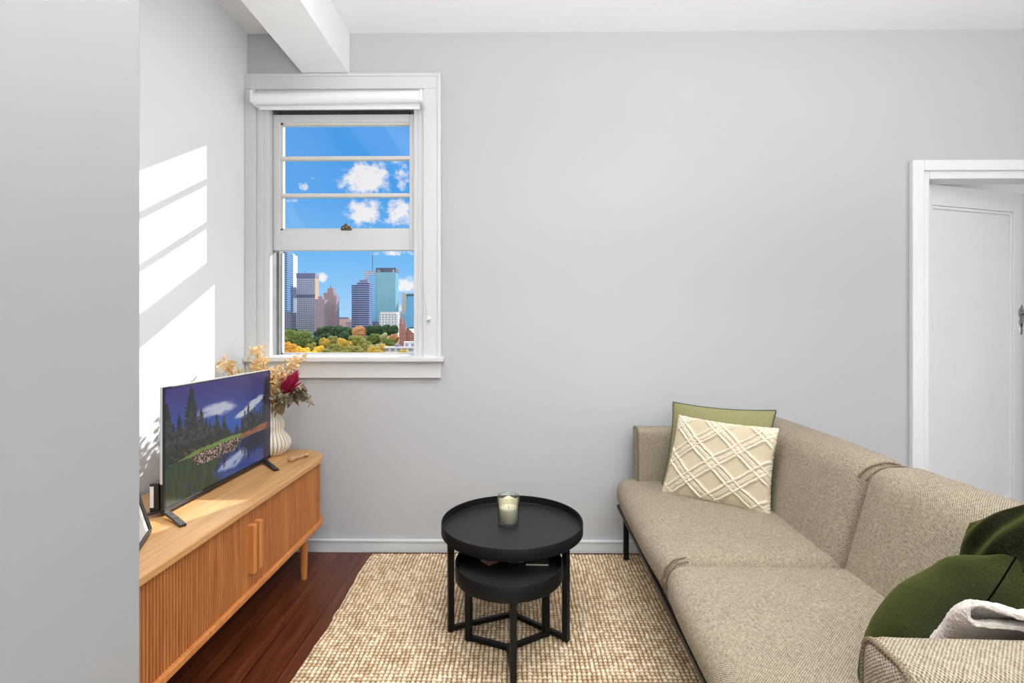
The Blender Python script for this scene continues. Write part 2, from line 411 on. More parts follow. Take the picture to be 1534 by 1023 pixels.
# ------------------------------------------------------------------ door
dr = empty('door_1', (DX0, D, 0), kind='structure'); dr['label'] = 'white panelled door standing ajar with glossy white frame'
def dpart(name, mb, m, parent=dr, **kw):
    mb.v = [tuple(Vector(v)-Vector((DX0, D, 0))) for v in mb.v]; return mb.build(name, m, parent, **kw)
mb = MB().box(2.103, 2.165, D-.030, D, 0, 2.106).box(DX1+.04, DX1+.10, D-.030, D, 0, 2.106).box(2.165, DX1+.04, D-.030, D, 2.050, 2.106)
dpart('door_frame', mb, M['trim'], bevel=.005)
mb = MB().box(2.163, 2.205, D-.012, D+.02, 0, 2.052).box(DX1-.003, DX1+.042, D-.012, D+.02, 0, 2.052).box(2.205, DX1-.003, D-.012, D+.02, 2.010, 2.052)
mb.box(2.196, 2.206, D+.0, D+TH, 0, 2.04).box(DX1-.003, DX1+.01, D, D+TH, 0, 2.04).box(2.2, DX1, D, D+TH, 2.022, 2.04)
dpart('jamb', mb, M['trim'], bevel=.004)
al = math.radians(16); LW = .875; LZ = 2.012
leaf = bpy.data.objects.new('door_leaf', None); C.objects.link(leaf); leaf.parent = dr
leaf.location = (0.004, .068, 0); leaf.rotation_euler.z = al
mb = MB()
mb.box(0, .105, 0, .04, .01, LZ).box(LW-.118, LW, 0, .04, .01, LZ).box(.105, LW-.118, 0, .04, LZ-.115, LZ).box(.105, LW-.118, 0, .04, .01, .20)
mb.build('door_stile', M['trim'], leaf, bevel=.003)
mb = MB().box(.10, LW-.112, .014, .028, .19, LZ-.11)
mb.build('door_panel', M['trim'], leaf)
mb = MB()
for x in (.105, LW-.118-.018): mb.box(x, x+.018, .004, .016, .20, LZ-.115)
for z in (.20, LZ-.133): mb.box(.105, LW-.118, .004, .016, z, z+.018)
mb.build('panel_moulding', M['trim'], leaf, bevel=.005)
kx = LW-.058
pl = []
for i in range(25):                                   # ornate long plate
    s = i/24; w = .020+.004*math.sin(s*PI*6)-(.012*max(0, (.35-s)/.35)) - (.012*max(0, (s-.85)/.15)) + (.004 if s > .55 else 0)
    pl.append((w, 1.175+.175*s))
mb = MB(); mb.grid([[(kx+sx*w, -.004 if abs(sx) < .9 else -.0005, z) for sx in (-1, -.7, 0, .7, 1)] for w, z in pl])
hp = mb.build('handle_plate', M['chrome'], leaf, smooth=True)
MB().add(*(lambda q: (q.v, q.f))(MB().lathe([(.002, 0), (.010, .002), (.008, .022), (.020, .030), (.027, .045), (.024, .060), (.010, .067), (.001, .068)], 20))).build('handle_knob', M['chrome'], hp, smooth=True)
kn = hp.children[0]; kn.rotation_euler = (PI/2, 0, 0); kn.location = (kx, -.003, 1.300)
MB().tube([(kx, -.006, 1.236), (kx, -.0035, 1.236)], .005, 10).box(kx-.002, kx+.002, -.006, -.0035, 1.218, 1.234).build('keyhole', M['wick'], hp)

# ------------------------------------------------------------------ rug
RX0, RX1, RY0, RY1 = -.772, 1.20, .75, 2.672
pit = .0172; st = .0043
nx = int((RX1-RX0)/st); ny = int((RY1-RY0)/st)
gx, gy = np.meshgrid(np.linspace(RX0, RX1, nx), np.linspace(RY0, RY1, ny), indexing='ij')
wx = gx+.010*(fbm(gx*6, gy*5, 3)-.5)+.004*(vnoise(gx*40, gy*40, 9)-.5); wy = gy+.012*(fbm(gx*5+9, gy*6, 5)-.5)
row = np.floor(wy/pit)
cu = np.abs(np.sin(PI*wx/pit)); cv = np.abs(np.sin(PI*(wy/pit+.0)))
rowk = np.floor(wy/pit).astype(int); colk = np.floor(wx/pit).astype(int)
R0 = np.random.RandomState(4).rand(512, 512)
jit = R0[rowk % 512, colk % 512]
colj = R0[7, colk % 512]; rowj = R0[3, rowk % 512]
hgt = (np.clip(cu, 0, 1)**.6)*(np.clip(cv, 0, 1)**.6)*(.75+.5*jit)
edge = np.minimum(np.minimum(gx-RX0, RX1-gx), np.minimum(gy-RY0, RY1-gy))
Z = .003+.009*hgt*np.clip(edge/.006, 0, 1)
wob = .007*np.sin(gy*7)+.006*(fbm(gx*0+3, gy*9, 11)-.5)*2
Xr = gx+wob*np.exp(-(gx-RX0)/.12)-.010*np.exp(-(gx-RX0)/.15)*np.exp(-((gy-2.10)/.03)**2)
Yr = gy+(.006*np.sin(gx*370)+.005*(vnoise(gx*80, gy*0, 21)-.5))*np.exp(-(RY1-gy)/.012)
def rugfn(t, b, co, L):
    p = t.n('ShaderNodeAttribute', attribute_name='paint').outputs['Color']
    f = t.noise(420, co, 3)
    c = t.mix(t.math('MULTIPLY', f, .38), p, lin(176, 142, 104))
    L(c, b.inputs['Base Color']); L(t.bump(f, .5, .002), b.inputs['Normal'])
M['rug'] = mat('jute_weave', rough=.95, spec=.1, fn=rugfn)
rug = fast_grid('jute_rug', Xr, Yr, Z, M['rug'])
def sm_(a, b, x): t_ = np.clip((x-a)/(b-a), 0, 1); return t_*t_*(3-2*t_)
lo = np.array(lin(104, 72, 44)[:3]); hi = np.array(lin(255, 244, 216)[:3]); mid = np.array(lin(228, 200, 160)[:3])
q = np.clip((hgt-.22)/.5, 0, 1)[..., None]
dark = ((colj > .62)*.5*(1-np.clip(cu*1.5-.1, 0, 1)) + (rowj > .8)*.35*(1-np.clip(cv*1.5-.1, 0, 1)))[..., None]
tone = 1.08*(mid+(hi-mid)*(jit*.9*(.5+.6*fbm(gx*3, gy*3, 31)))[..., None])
col = lo*(1-q)+tone*q; dark = np.clip(dark*1.25+(.30*sm_(-.05, .5, gx)*(1-np.clip(hgt*1.3, 0, 1)))[..., None], 0, 1); col = col*(1-dark)+lo*.5*dark  # grooves also coloured darker towards the sofa, for the lower light there
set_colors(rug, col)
tag(rug, 'natural woven jute rug with pale knots lying on the dark floorboards', 'rug')

# ------------------------------------------------------------------ media console
cb = Vector((-1.2, 1.84, 0))
con = empty('media_console', cb, 'oak media console with ribbed tambour doors standing along the left wall', 'console')
def cp(name, mb, m, parent=con, **kw):
    mb.v = [tuple(Vector(v)-cb) for v in mb.v]; return mb.build(name, m, parent, **kw)
CX0, CX1, CY0, CY1 = -1.440, -.966, 1.04, 2.645
def rrect(inset, r=.2, n=14):
    x0, x1, y0, y1 = CX0, CX1-inset, CY0+inset, CY1-inset; r = r-inset
    P = [(x0, y0)]
    P += [(x1-r+r*math.sin(a), y0+r-r*math.cos(a)) for a in [i/n*PI/2 for i in range(n+1)]]
    P += [(x1-r+r*math.cos(a), y1-r+r*math.sin(a)) for a in [i/n*PI/2 for i in range(n+1)]]
    return P+[(x0, y1)]
cp('top_board', MB().prism(rrect(0), .546, .570), M['oak'], bevel=.004)
cp('bottom_board', MB().prism(rrect(.0), .233, .256), M['oakleg'], bevel=.004)
cp('back_panel', MB().box(CX0, CX0+.012, CY0+.01, CY1-.01, .255, .547), M['oakleg'])
# tambour path
base = rrect(.016, n=24)
seg = [Vector((p[0], p[1])) for p in base]
L_ = [0]
for a, b in zip(seg, seg[1:]): L_.append(L_[-1]+(b-a).length)
def at(s):
    for i in range(len(seg)-1):
        if s <= L_[i+1] or i == len(seg)-2:
            d = (seg[i+1]-seg[i]); f = (s-L_[i])/(L_[i+1]-L_[i]); t_ = d.normalized()
            return seg[i]+d*f, Vector((t_.y, -t_.x))
tot = L_[-1]; pitch = .0128
def tambour(s0, s1):
    n = max(2, int((s1-s0)/pitch)); rows = []
    for i in range(n):
        for k, hgt_ in ((0, -.0065), (.10, -.0005), (.32, .0032), (.68, .0032), (.90, -.0005)):
            p, nr = at(s0+(i+k)*(s1-s0)/n); p = p+nr*hgt_; rows.append([(p.x, p.y, .254), (p.x, p.y, .548)])
    p, nr = at(s1); rows.append([(p.x, p.y, .254), (p.x, p.y, .548)])
    return MB().grid(rows)
# arc length at the middle of the front
mS = next(s for s in np.linspace(0, tot, 4000) if at(s)[0].y > 1.843 and at(s)[0].x > CX1-.03)
for s0, s1, hy in ((.0, mS-.002, 1.822), (mS+.002, tot, 1.864)):
    tb = tambour(s0, s1)
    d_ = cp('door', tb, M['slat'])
    rw = np.array([[(.22, .62, 1, 1, .62)[r % 5]]*2 for r in range(len(tb.v)//2)]).reshape(-1, 1)  # groove shade multiplied into the slat colour
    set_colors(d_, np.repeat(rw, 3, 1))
    hd = MB().box(CX1-.018, CX1+.012, hy-.011, hy+.011, .315, .495)
    cp('door_handle', hd, M['oakleg'], d_, bevel=.004)
cp('inner_shade', MB().prism(rrect(.026), .257, .545), M['dark_gap'])
for x, y in ((-1.03, 2.41), (-1.03, 1.27), (-1.38, 2.41), (-1.38, 1.27)):
    cp('leg', MB().lathe([(.013, 0), (.015, .02), (.021, .234)], 20, (x, y, 0)), M['oakleg'], smooth='auto')

# ------------------------------------------------------------------ television
tv0 = Vector((-1.2, 2.06, .57))
tv = empty('television', tv0, 'slim black television showing a lake and pines, on the oak console', 'television')
def tp(name, mb, m, parent=tv, **kw):
    mb.v = [tuple(Vector(v)-tv0) for v in mb.v]; return mb.build(name, m, parent, **kw)
TY0, TY1, TZ0, TZ1 = 1.688, 2.425, .581, 1.009
tp('tv_body', MB().box(-1.211, -1.2, TY0, TY1, TZ0, TZ1), M['blackplastic'], bevel=.002)
tp('painted_sun_edge', MB().box(-1.2115, -1.2035, TY0-.0012, TY0, .68, TZ1).box(-1.2115, -1.2035, TY0, TY1, TZ1, TZ1+.0012), M['silver'])  # pale strips stand in for sun on the thin back edge
tp('lower_bezel', MB().box(-1.2, -1.196, TY0, TY1, TZ0, TZ0+.012), M['blackplastic'], bevel=.001)
bk = tp('rear_housing', MB().box(-1.252, -1.2185, TY0+.003, TY1-.10, TZ0+.004, .683).box(-1.245, -1.2185, TY0+.10, TY1-.15, .68, .80), M['blackplastic'], bevel=.004)
tp('port_label', MB().box(-1.2485, -1.236, TY0+.0022, TY0+.0032, .600, .672), M['label'], bk)
for ya, yt in ((1.70, 1.605), (2.365, 2.235)):
    mb = MB()
    for xt in (-1.077, -1.335):
        sgn = 1 if xt > -1.2 else -1
        ax = -1.209
        pts = [(ax, ya, TZ0+.006), (ax+sgn*.035, ya+(yt-ya)*.22, TZ0+.002), (ax+(xt-ax)*.62, ya+(yt-ya)*.6, .5805), (xt, yt, .5745)]
        for a, b in zip(pts, pts[1:]): mb.bar(a, b, .020, .008)
    tp('foot', mb, M['blackplastic'], bevel=.0015)
# the picture on the screen, painted point by point
nu, nv = 380, 216
U, V = np.meshgrid((np.arange(nu)+.5)/nu, (np.arange(nv)+.5)/nv, indexing='ij')      # V from the top
def Lc(*c): return np.array(lin(*c)[:3])
def over(img, mask, c):
    mask = np.clip(mask, 0, 1)[..., None]; return img*(1-mask)+c*mask
def sm(a, b, x): t_ = np.clip((x-a)/(b-a), 0, 1); return t_*t_*(3-2*t_)
sky = Lc(52, 46, 116)*(1-sm(.0, .6, V))[..., None]+Lc(36, 84, 168)*sm(.0, .6, V)[..., None]
sky = sky*(1-.55*sm(.35, 1, U)*(1-sm(.15, .5, V)))[..., None]+Lc(74, 74, 104)*(.55*sm(.35, 1, U)*(1-sm(.15, .5, V)))[..., None]
img = sky
cn = fbm(U*14+V*10, V*26-U*5, 41, 5)
m1 = np.exp(-((U-.42)/.20)**2-((V-.285)/.075)**2); m2 = np.exp(-((U-.80)/.15)**2-((V-.33-(.8-U)*.55)/.06)**2); m3 = .6*np.exp(-((U-.66)/.10)**2-((V-.40-(.66-U)*.3)/.03)**2)
def clouds(img, cn): return over(img, sm(.30, .75, (m1+m2+m3)*(.45+.95*cn))*.9, Lc(190, 192, 206))
img = clouds(img, cn)
hor = .625
def firs(U, V, lst, n0):
    mk = np.zeros_like(U)
    for (u0, top, bot, w) in lst:
        tt = np.clip((V-top)/(bot-top), 0, 1)
        ww = 1.55*w*(tt**.62)*(.70+.30*np.abs(np.sin((V-top)*85+u0*40)))*(.70+.6*n0)
        mk = np.maximum(mk, ((np.abs(U-u0) < ww) & (V > top) & (V < bot)).astype(float))
    return mk
fl = [(.01, .12, .66, .045), (.055, .30, .64, .03), (.10, .235, .63, .035), (.19, .01, .62, .058), (.215, .30, .62, .04), (.27, .235, .6, .034), (.31, .34, .6, .026), (.345, .36, .6, .022),
      (.405, .33, .6, .026), (.44, .45, .6, .02), (.475, .36, .59, .024), (.51, .47, .59, .015), (.535, .52, .59, .012), (.605, .49, .59, .02), (.66, .44, .59, .016), (.69, .37, .59, .02), (.73, .31, .59, .026),
      (.765, .38, .59, .022), (.80, .36, .59, .022), (.835, .40, .6, .02), (.87, .38, .6, .02), (.955, .05, .66, .06), (.15, .42, .63, .03), (.13, .36, .64, .028), (.235, .38, .62, .03), (.29, .40, .61, .028), (.325, .44, .60, .024), (.375, .42, .60, .02), (.42, .40, .60, .02), (.08, .40, .65, .03), (.995, .0, .68, .04), (.235, .45, .62, .03), (.03, .45, .65, .03)]
tn = fbm(U*60, V*40, 61, 3); tn2 = vnoise(U*150, V*110, 71)
tree_c = Lc(18, 24, 22)+(Lc(72, 78, 46)-Lc(18, 24, 22))*(np.clip(tn*1.9-.65, 0, 1)*sm(.1, .45, V))[..., None]
tree_c = tree_c*(1-.6*sm(.85, 1, U))[..., None]+Lc(48, 46, 58)*(.6*sm(.85, 1, U))[..., None]
img = over(img, firs(U, V, fl, tn2)*.96, tree_c)
und = sm(.50, .56, V)*(1-sm(.60, .66, V))*sm(.66, .3, U)
img = over(img, sm(.56, .585, V)*(V < .70)*sm(.25, .35, U), Lc(40, 48, 38))
img = over(img, und*.9, Lc(26, 28, 20))
img = over(img, und*sm(.56, .72, tn)*sm(.56, .62, V), Lc(112, 78, 52))
bank = .60+.055*sm(.35, .0, U)+.005*np.sin(U*22)                      # top of the grass
low = .66+.10*sm(.15, .26, U)-.06*sm(.55, .66, U)
water_top = np.where(U < .645, low+.006*np.sin(U*60), .672-.01*np.sin((U-.64)*8))
grass = ((V > bank) & (V < water_top)).astype(float)*(U < .66)
img = over(img, grass, Lc(70, 104, 40)+(Lc(120, 150, 60)-Lc(70, 104, 40))*tn[..., None])
rb = bank+.035*sm(.05, .22, U)+.004*np.sin(U*40)
rocks = ((V > rb) & (V < water_top) & (U < .645)).astype(float)
rk = vnoise(U*150, V*105, 81)
img = over(img, rocks, Lc(34, 26, 24)+(Lc(186, 156, 138)-Lc(34, 26, 24))*sm(.42, .8, rk)[..., None]*sm(.16, .28, U)[..., None])
br = ((V > .615-.01*sm(.64, .9, U)-.02*sm(.75, .95, U)) & (V < water_top) & (U > .64)).astype(float)
img = over(img, br, Lc(96, 56, 40)+(Lc(168, 110, 74)-Lc(96, 56, 40))*tn[..., None])
# water mirrors what stands above it
wm = (V >= water_top).astype(float)
rip = .008*np.sin(V*240+U*20)*sm(.7, 1, V)
Vr = np.clip(2*water_top-V+.0, 0, 1)
wat = Lc(26, 56, 112)*(1-sm(.68, 1, V))[..., None]+Lc(50, 72, 132)*sm(.68, 1, V)[..., None]
cn2 = fbm(U*12, V*22+U*8, 91, 5)
mw = np.exp(-((U-.55-(.9-V)*.9)/.17)**2-((V-.86)/.10)**2)
wat = over(wat, sm(.35, .8, mw*(.4+cn2))*.75, Lc(176, 188, 214))
rf = firs(U+rip, 2*.70-V*1.0-.0, [(a, .70-(.62-b)*.75, .72, w*.9) for a, b, c, w in fl if a > .36], tn2)
wat = over(wat, rf*.85, Lc(20, 28, 44))
wat = over(wat, sm(.46, .36, U+.05*(tn-.5)+.03*np.sin(V*30)), Lc(16, 34, 26)+(Lc(52, 78, 44)-Lc(16, 34, 26))*fbm(U*50, V*7, 95, 3)[..., None])
wat = over(wat, sm(.55, .75, fbm(U*45, V*9, 97, 3))*sm(.35, .2, U)*sm(.75, .95, V)*.6, Lc(26, 66, 120))
wat = over(wat, sm(.70, .74, U)*sm(.88, .78, V)*.8, Lc(24, 26, 44))
wat = over(wat, sm(.90, .93, U)*.85, Lc(38, 38, 62))
img = over(img, wm, wat)
img = over(img, sm(.935, .955, U+.01*np.sin(V*60))*sm(.08, .3, V)*.75, Lc(52, 50, 58))
img = img*.92
def scrfn(t, b, co, L):
    p = t.n('ShaderNodeAttribute', attribute_name='paint').outputs['Color']
    L(p, b.inputs['Emission Color'])
M['screen'] = mat('lit_screen', (.01, .01, .01, 1), .22, spec=.4, fn=scrfn, Emission_Strength=.95)
ys = TY0+.006+(TY1-TY0-.012)*U; zs = TZ1-.006-(TZ1-.006-TZ0-.014)*V
scr = fast_grid('screen', np.full_like(U, -1.1990)-tv0.x, ys-tv0.y, zs-tv0.z, M['screen'], tv)
set_colors(scr, img); scr['label'] = 'lit screen with mountain lake, pine trees and clouds'
# make sure the screen looks into the room
if scr.data.polygons[0].normal.x < 0: scr.data.flip_normals()

# ------------------------------------------------------------------ photo frame
b_ = Vector((.428, -.904, 0)); nrm = Vector((.904, .428, 0)); up_ = (Vector((0, 0, 1))*math.cos(.27)-nrm*math.sin(.27)); face_n = b_.cross(up_).normalized()
pf0 = Vector((-1.152, 1.560, .572)); Wf, Hf = .19, .24
pf = empty('photo_frame', pf0, 'thin black picture frame leaning back on console beside the television', 'picture frame')
mb = MB()
for c0, c1 in (((0, 0), (Wf, 0)), ((0, Hf), (Wf, Hf)), ((0, 0), (0, Hf)), ((Wf, 0), (Wf, Hf))):
    p = b_*c0[0]+up_*(c0[1]+.004); q2 = b_*c1[0]+up_*(c1[1]+.004); mb.bar(p, q2, .012, .012)
mb.build('frame_border', M['blackplastic'], pf, bevel=.001)
def picfn(t, b, co, L):
    L(t.ramp(t.noise(14, co, 4), [(.35, lin(120, 120, 116)), (.6, lin(214, 213, 208))]), b.inputs['Base Color'])
M['print'] = mat('grey_print', rough=.6, fn=picfn)
ev = [b_*x+up_*(z+.004) for x, z in ((0, 0), (Wf, 0), (Wf, Hf), (0, Hf))]
MB().add(ev, [(0, 1, 2, 3)]).build('print', M['print'], pf)
MB().bar(b_*Wf/2+up_*(Hf*.6), b_*Wf/2-nrm*.115+Vector((0, 0, .003)), .02, .004).build('easel_leg', M['blackplastic'], pf)

# ------------------------------------------------------------------ vase and dried flowers
VC = Vector((-1.243, 2.535, .571))
prof = [(.001, 0), (.050, 0), (.057, .005), (.076, .028), (.085, .052), (.082, .074), (.069, .096), (.055, .110), (.0505, .120), (.053, .136), (.0545, .152), (.051, .168), (.041, .182), (.0345, .192), (.033, .205), (.034, .238), (.036, .242), (.031, .242), (.030, .20), (.03, .14), (.001, .13)]
rib = lambda a, z: 1+.075*(abs(math.cos(a*13))**.7-.6)*(1 if .004 < z < .241 else .2)
vs = MB().lathe(prof, 208, (0, 0, 0), rib).build('vase', M['vase'], smooth=True); vs.location = VC
tag(vs, 'white ribbed double-bulb ceramic vase behind the television on console', 'vase')

def leaf_mesh(mb, p, d, L, w, up=(0, 0, 1), curl=.25, n=5, fold=.15):
    d = Vector(d).normalized(); s = d.cross(Vector(up))
    s = s.normalized() if s.length > .05 else d.orthogonal().normalized()
    u = s.cross(d).normalized(); P = []
    for i in range(n+1):
        t_ = i/n; wd = w*math.sin(PI*min(.98, t_*.92+.06))**.8; c = Vector(p)+d*L*t_+u*(-curl*L*t_*t_)
        P.append([c-s*wd+u*fold*wd, c, c+s*wd+u*fold*wd])
    mb.grid(P)
def curve(p0, p1, bend, n=10):
    p0, p1, bend = Vector(p0), Vector(p1), Vector(bend)
    return [p0.lerp(p1, i/n)+bend*math.sin(PI*i/n) for i in range(n+1)]
def two(name, c0, c1, sc=60, rough=.8):
    def fn(t, b, co, L): L(t.mix(t.noise(sc, co, 3), c0, c1), b.inputs['Base Color'])
    return mat(name, rough=rough, fn=fn)
M['gold'] = two('golden_dried_petal', lin(206, 150, 76), lin(255, 236, 186), 45)
M['stem'] = two('dried_stem', lin(110, 84, 50), lin(160, 126, 80))
M['protea'] = two('magenta_petal', lin(120, 8, 46), lin(196, 28, 84), 40, .6)
M['brownleaf'] = two('brown_dried_leaf', lin(70, 56, 38), lin(150, 128, 92), 30)
M['greyleaf'] = two('grey_green_seed', lin(52, 46, 30), lin(184, 172, 134), 70)
mouth = VC+Vector((0, 0, .236))
rnd = random.Random(3)
def rv(s): return Vector((rnd.uniform(-s, s), rnd.uniform(-s, s), rnd.uniform(-s, s)))
gold_lab = ['golden dried flower spray reaching furthest left above the television', 'golden dried flower spray, tallest in the vase, in front of window frame',
            'golden dried flower spray just above the top right corner of television', 'golden dried flower spray arching right towards window sill above magenta flower',
            'short golden dried flower spray tucked low behind the television edge']
gold_tips = [((-1.395, 2.37, 1.042), (0, -.03, .03)), ((-1.300, 2.50, 1.100), (-.03, 0, .03)), ((-1.235, 2.43, 1.045), (-.02, -.02, .02)), ((-1.085, 2.475, 1.052), (-.035, -.02, .04)), ((-1.19, 2.46, .985), (0, -.02, .02))]
for lab, (tip, bd) in zip(gold_lab, gold_tips):
    o = empty('dried_flower_spray', mouth, lab, 'dried flower', 'golden dried flower sprays in the vase')
    cv_ = curve(mouth-Vector((0, 0, .10)), tip, bd, 14)
    st_ = MB().tube([p-mouth for p in cv_], [.0022]*8+[.0016]*7, 6).build('stem', M['stem'], o, smooth=True)
    mb = MB()
    for i in range(5, 15):
        p = cv_[i]; f = (i-5)/9
        for k in range(30 if i < 13 else 18):
            d = rv(1)+Vector((0, 0, .5)); d.normalize()
            q_ = p+rv(.016+.010*math.sin(f*3.1))+(cv_[min(i+1, 14)]-p)*rnd.random()+d*rnd.uniform(0, .022)
            leaf_mesh(mb, q_-mouth, d, rnd.uniform(.012, .021), rnd.uniform(.0045, .0078), rv(1), rnd.uniform(-.4, .6), 3, .4)
    mb.build('petals', M['gold'], o, smooth=True)
# magenta protea
o = empty('protea_flower', mouth, 'magenta pointed dried protea bloom standing up beside television', 'dried flower')
ax_ = (Vector((-1.080, 2.465, 1.003))-Vector((-1.165, 2.475, .885))).normalized(); pb = Vector((-1.165, 2.475, .885))
MB().tube([p-mouth for p in curve(mouth-Vector((0, 0, .09)), pb+ax_*.01, (.0, -.012, .0), 8)], .003, 6).build('stem', M['stem'], o, smooth=True)
mb = MB()
s1 = ax_.orthogonal().normalized(); s2 = ax_.cross(s1)
for ring, (n, sp, L_len, b0) in enumerate(((5, .10, .135, .02), (8, .27, .128, .012), (9, .46, .105, .0))):
    for k in range(n):
        a = 2*PI*k/n+ring*.5; rd = s1*math.cos(a)+s2*math.sin(a)
        leaf_mesh(mb, pb-mouth+ax_*b0+rd*.007, ax_+rd*sp, L_len*rnd.uniform(.8, 1.1), .0098, rd, .06 if ring < 2 else -.1, 6, .35)
mb.build('petals', M['protea'], o, smooth=True)
# brown leafy branches
br_lab = ['large brown dried leaf branch bending right below magenta flower', 'grey-green seed branch pointing furthest right from the vase', 'grey-green seed branch beside the vase neck under magenta flower', 'dark brown dried leaf hanging down over the vase lip']
o = empty('dried_leaf_branch', mouth, br_lab[0], 'dried leaves', None)
cv_ = curve(mouth-Vector((0, 0, .08)), (-1.055, 2.47, .935), (0, 0, .035), 10)
MB().tube([p-mouth for p in cv_], .0022, 6).build('stem', M['stem'], o, smooth=True)
mb = MB()
for i, (dx, dy, dz, L1) in enumerate([(1, -.3, .25, .085), (.9, .2, .05, .085), (.8, -.5, -.25, .07), (.7, -.2, -.5, .065), (.3, -.7, .2, .06), (.9, -.4, -.05, .075), (.2, -.6, -.3, .06), (1, 0, -.35, .07), (.9, -.6, .35, .075), (.6, -.6, -.15, .065), (1, .3, .3, .07), (.75, -.5, .1, .08)]):
    leaf_mesh(mb, cv_[5+i % 5]-mouth, (dx, dy, dz), L1, .014, (0, 0, 1), .5, 6, .3)
mb.build('leaves', M['brownleaf'], o, smooth=True)
for lab, tip, bd in ((br_lab[1], (-1.020, 2.46, .845), (.02, 0, .075)), (br_lab[2], (-1.12, 2.42, .865), (0, -.02, .06))):
    o = empty('dried_seed_branch', mouth, lab, 'dried flower')
    cv_ = curve(mouth-Vector((0, 0, .06)), tip, bd, 12)
    MB().tube([p-mouth for p in cv_], .0018, 6).build('stem', M['stem'], o, smooth=True)
    mb = MB()
    for i in range(3, 13):
        for k in range(14 if i < 11 else 6):
            d = rv(1); d.normalize()
            leaf_mesh(mb, cv_[i]-mouth+rv(.02 if i < 10 else .006), d, rnd.uniform(.014, .028), rnd.uniform(.004, .008), rv(1), .4, 3, .4)
    mb.build('seed_heads', M['greyleaf'], o, smooth=True)
o = empty('hanging_leaf', mouth, br_lab[3], 'dried leaves')
MB().tube([p-mouth for p in curve(mouth-Vector((0, 0, .05)), (-1.19, 2.49, .84), (0, 0, .03), 8)], .0018, 6).build('stem', M['stem'], o, smooth=True)
mb = MB(); leaf_mesh(mb, Vector((-1.19, 2.49, .84))-mouth, (.35, -.2, -1), .065, .021, (.6, -1, .2), .1, 7, .2)
mb.build('leaves', M['brownleaf'], o, smooth=True)

# driftwood piece
dw = curve((-1.093, 2.385, .579), (-1.047, 2.50, .582), (.010, 0, .004), 12)
dwo = MB().tube(dw, [.008, .013, .011, .008, .007, .008, .010, .009, .007, .008, .011, .013, .006], 10).build('driftwood_ornament', M['driftwood'], smooth=True)
tag(dwo, 'small pale knotted driftwood piece lying on end of the oak console', 'ornament')

# ------------------------------------------------------------------ nesting tables
def table(name, label, c, R, zt, rimh, floor_z, legs, rleg, w):
    o = empty(name, (c[0], c[1], .013), label, 'table')
    z0 = .013
    pr = [(.001, zt-rimh), (R-.004, zt-rimh), (R, zt-rimh+.004), (R, zt-.003), (R-.002, zt), (R-.005, zt-.002), (R-.007, floor_z+.004), (R-.012, floor_z), (.001, floor_z)]
    n = 96
    t_ = MB().lathe([(r, z-z0) for r, z in pr], n)
    to = t_.build('tray_top', M['black'], o, smooth='auto')
    MB().lathe([(.001, floor_z-z0), (R-.013, floor_z-z0), (R-.013, floor_z+.0006-z0), (.001, floor_z+.0006-z0)], n).build('tray_surface', M['black_top'], to, smooth='auto')
    for a in legs:
        a = math.radians(a); p = Vector((rleg*math.cos(a), rleg*math.sin(a), 0))
        mb = MB(); d = p.normalized(); s = Vector((-d.y, d.x, 0))
        mb.obox((p.x, p.y, (zt-rimh-z0)/2), d, s, (0, 0, 1), w*.55, w/2, (zt-rimh-z0)/2)
        mb.build('leg', M['black'], o, bevel=.002)
        q_ = p-d*w*.55
        MB().bar((0, 0, w*.45), (q_.x, q_.y, w*.45), w*.8, w*.8).build('base_bar', M['black'], o, bevel=.002)
    MB().lathe([(.001, .0), (w*.6, 0), (w*.6, w*.9), (.001, w*.9)], 12).build('base_hub', M['black'], o)
    return o
table('coffee_table', 'large round black tray coffee table standing over smaller black table', (-.020, 2.082), .2925, .420, .047, .386, (82.4, 202.4, 322.4), .262, .022)
table('side_table', 'small round black tray table nested under the larger coffee table', (-.030, 1.862), .200, .352, .058, .314, (-84, 32, 158), .168, .022)

# candle jar on the large table
cc = Vector((-.036, 2.112, .3868)); rj = .0445
cj = empty('candle_jar', cc, 'clear glass tumbler holding ivory candle on the large black table', 'candle')
pj = [(.001, 0), (rj-.005, 0), (rj-.002, .003), (rj, .012), (rj+.002, .118), (rj+.001, .120), (rj-.001, .118), (rj-.003, .014), (.001, .012)]
MB().lathe(pj, 40).build('glass_tumbler', M['jar'], cj, smooth=True)
wx_ = MB().lathe([(.001, .0125), (rj-.006, .0125), (rj-.005, .016), (rj-.005, .066), (rj-.008, .070), (rj-.016, .066), (.001, .064)], 36).build('candle_wax', M['wax'], cj, smooth=True)
MB().tube([(0, 0, .063), (.002, 0, .074)], .0013, 6).build('wick', M['wick'], wx_)
# wax residue clinging to the far half of the glass
G = [[((rj-.0035)*math.cos(a), (rj-.0035)*math.sin(a), z) for z in (.062, .075, .090, .1005+.004*math.sin(5*a))] for a in [PI*(-.08)+PI*1.16*i/30 for i in range(31)]]
MB().grid(G).build('wax_residue', M['wax_film'], cj, smooth=True)

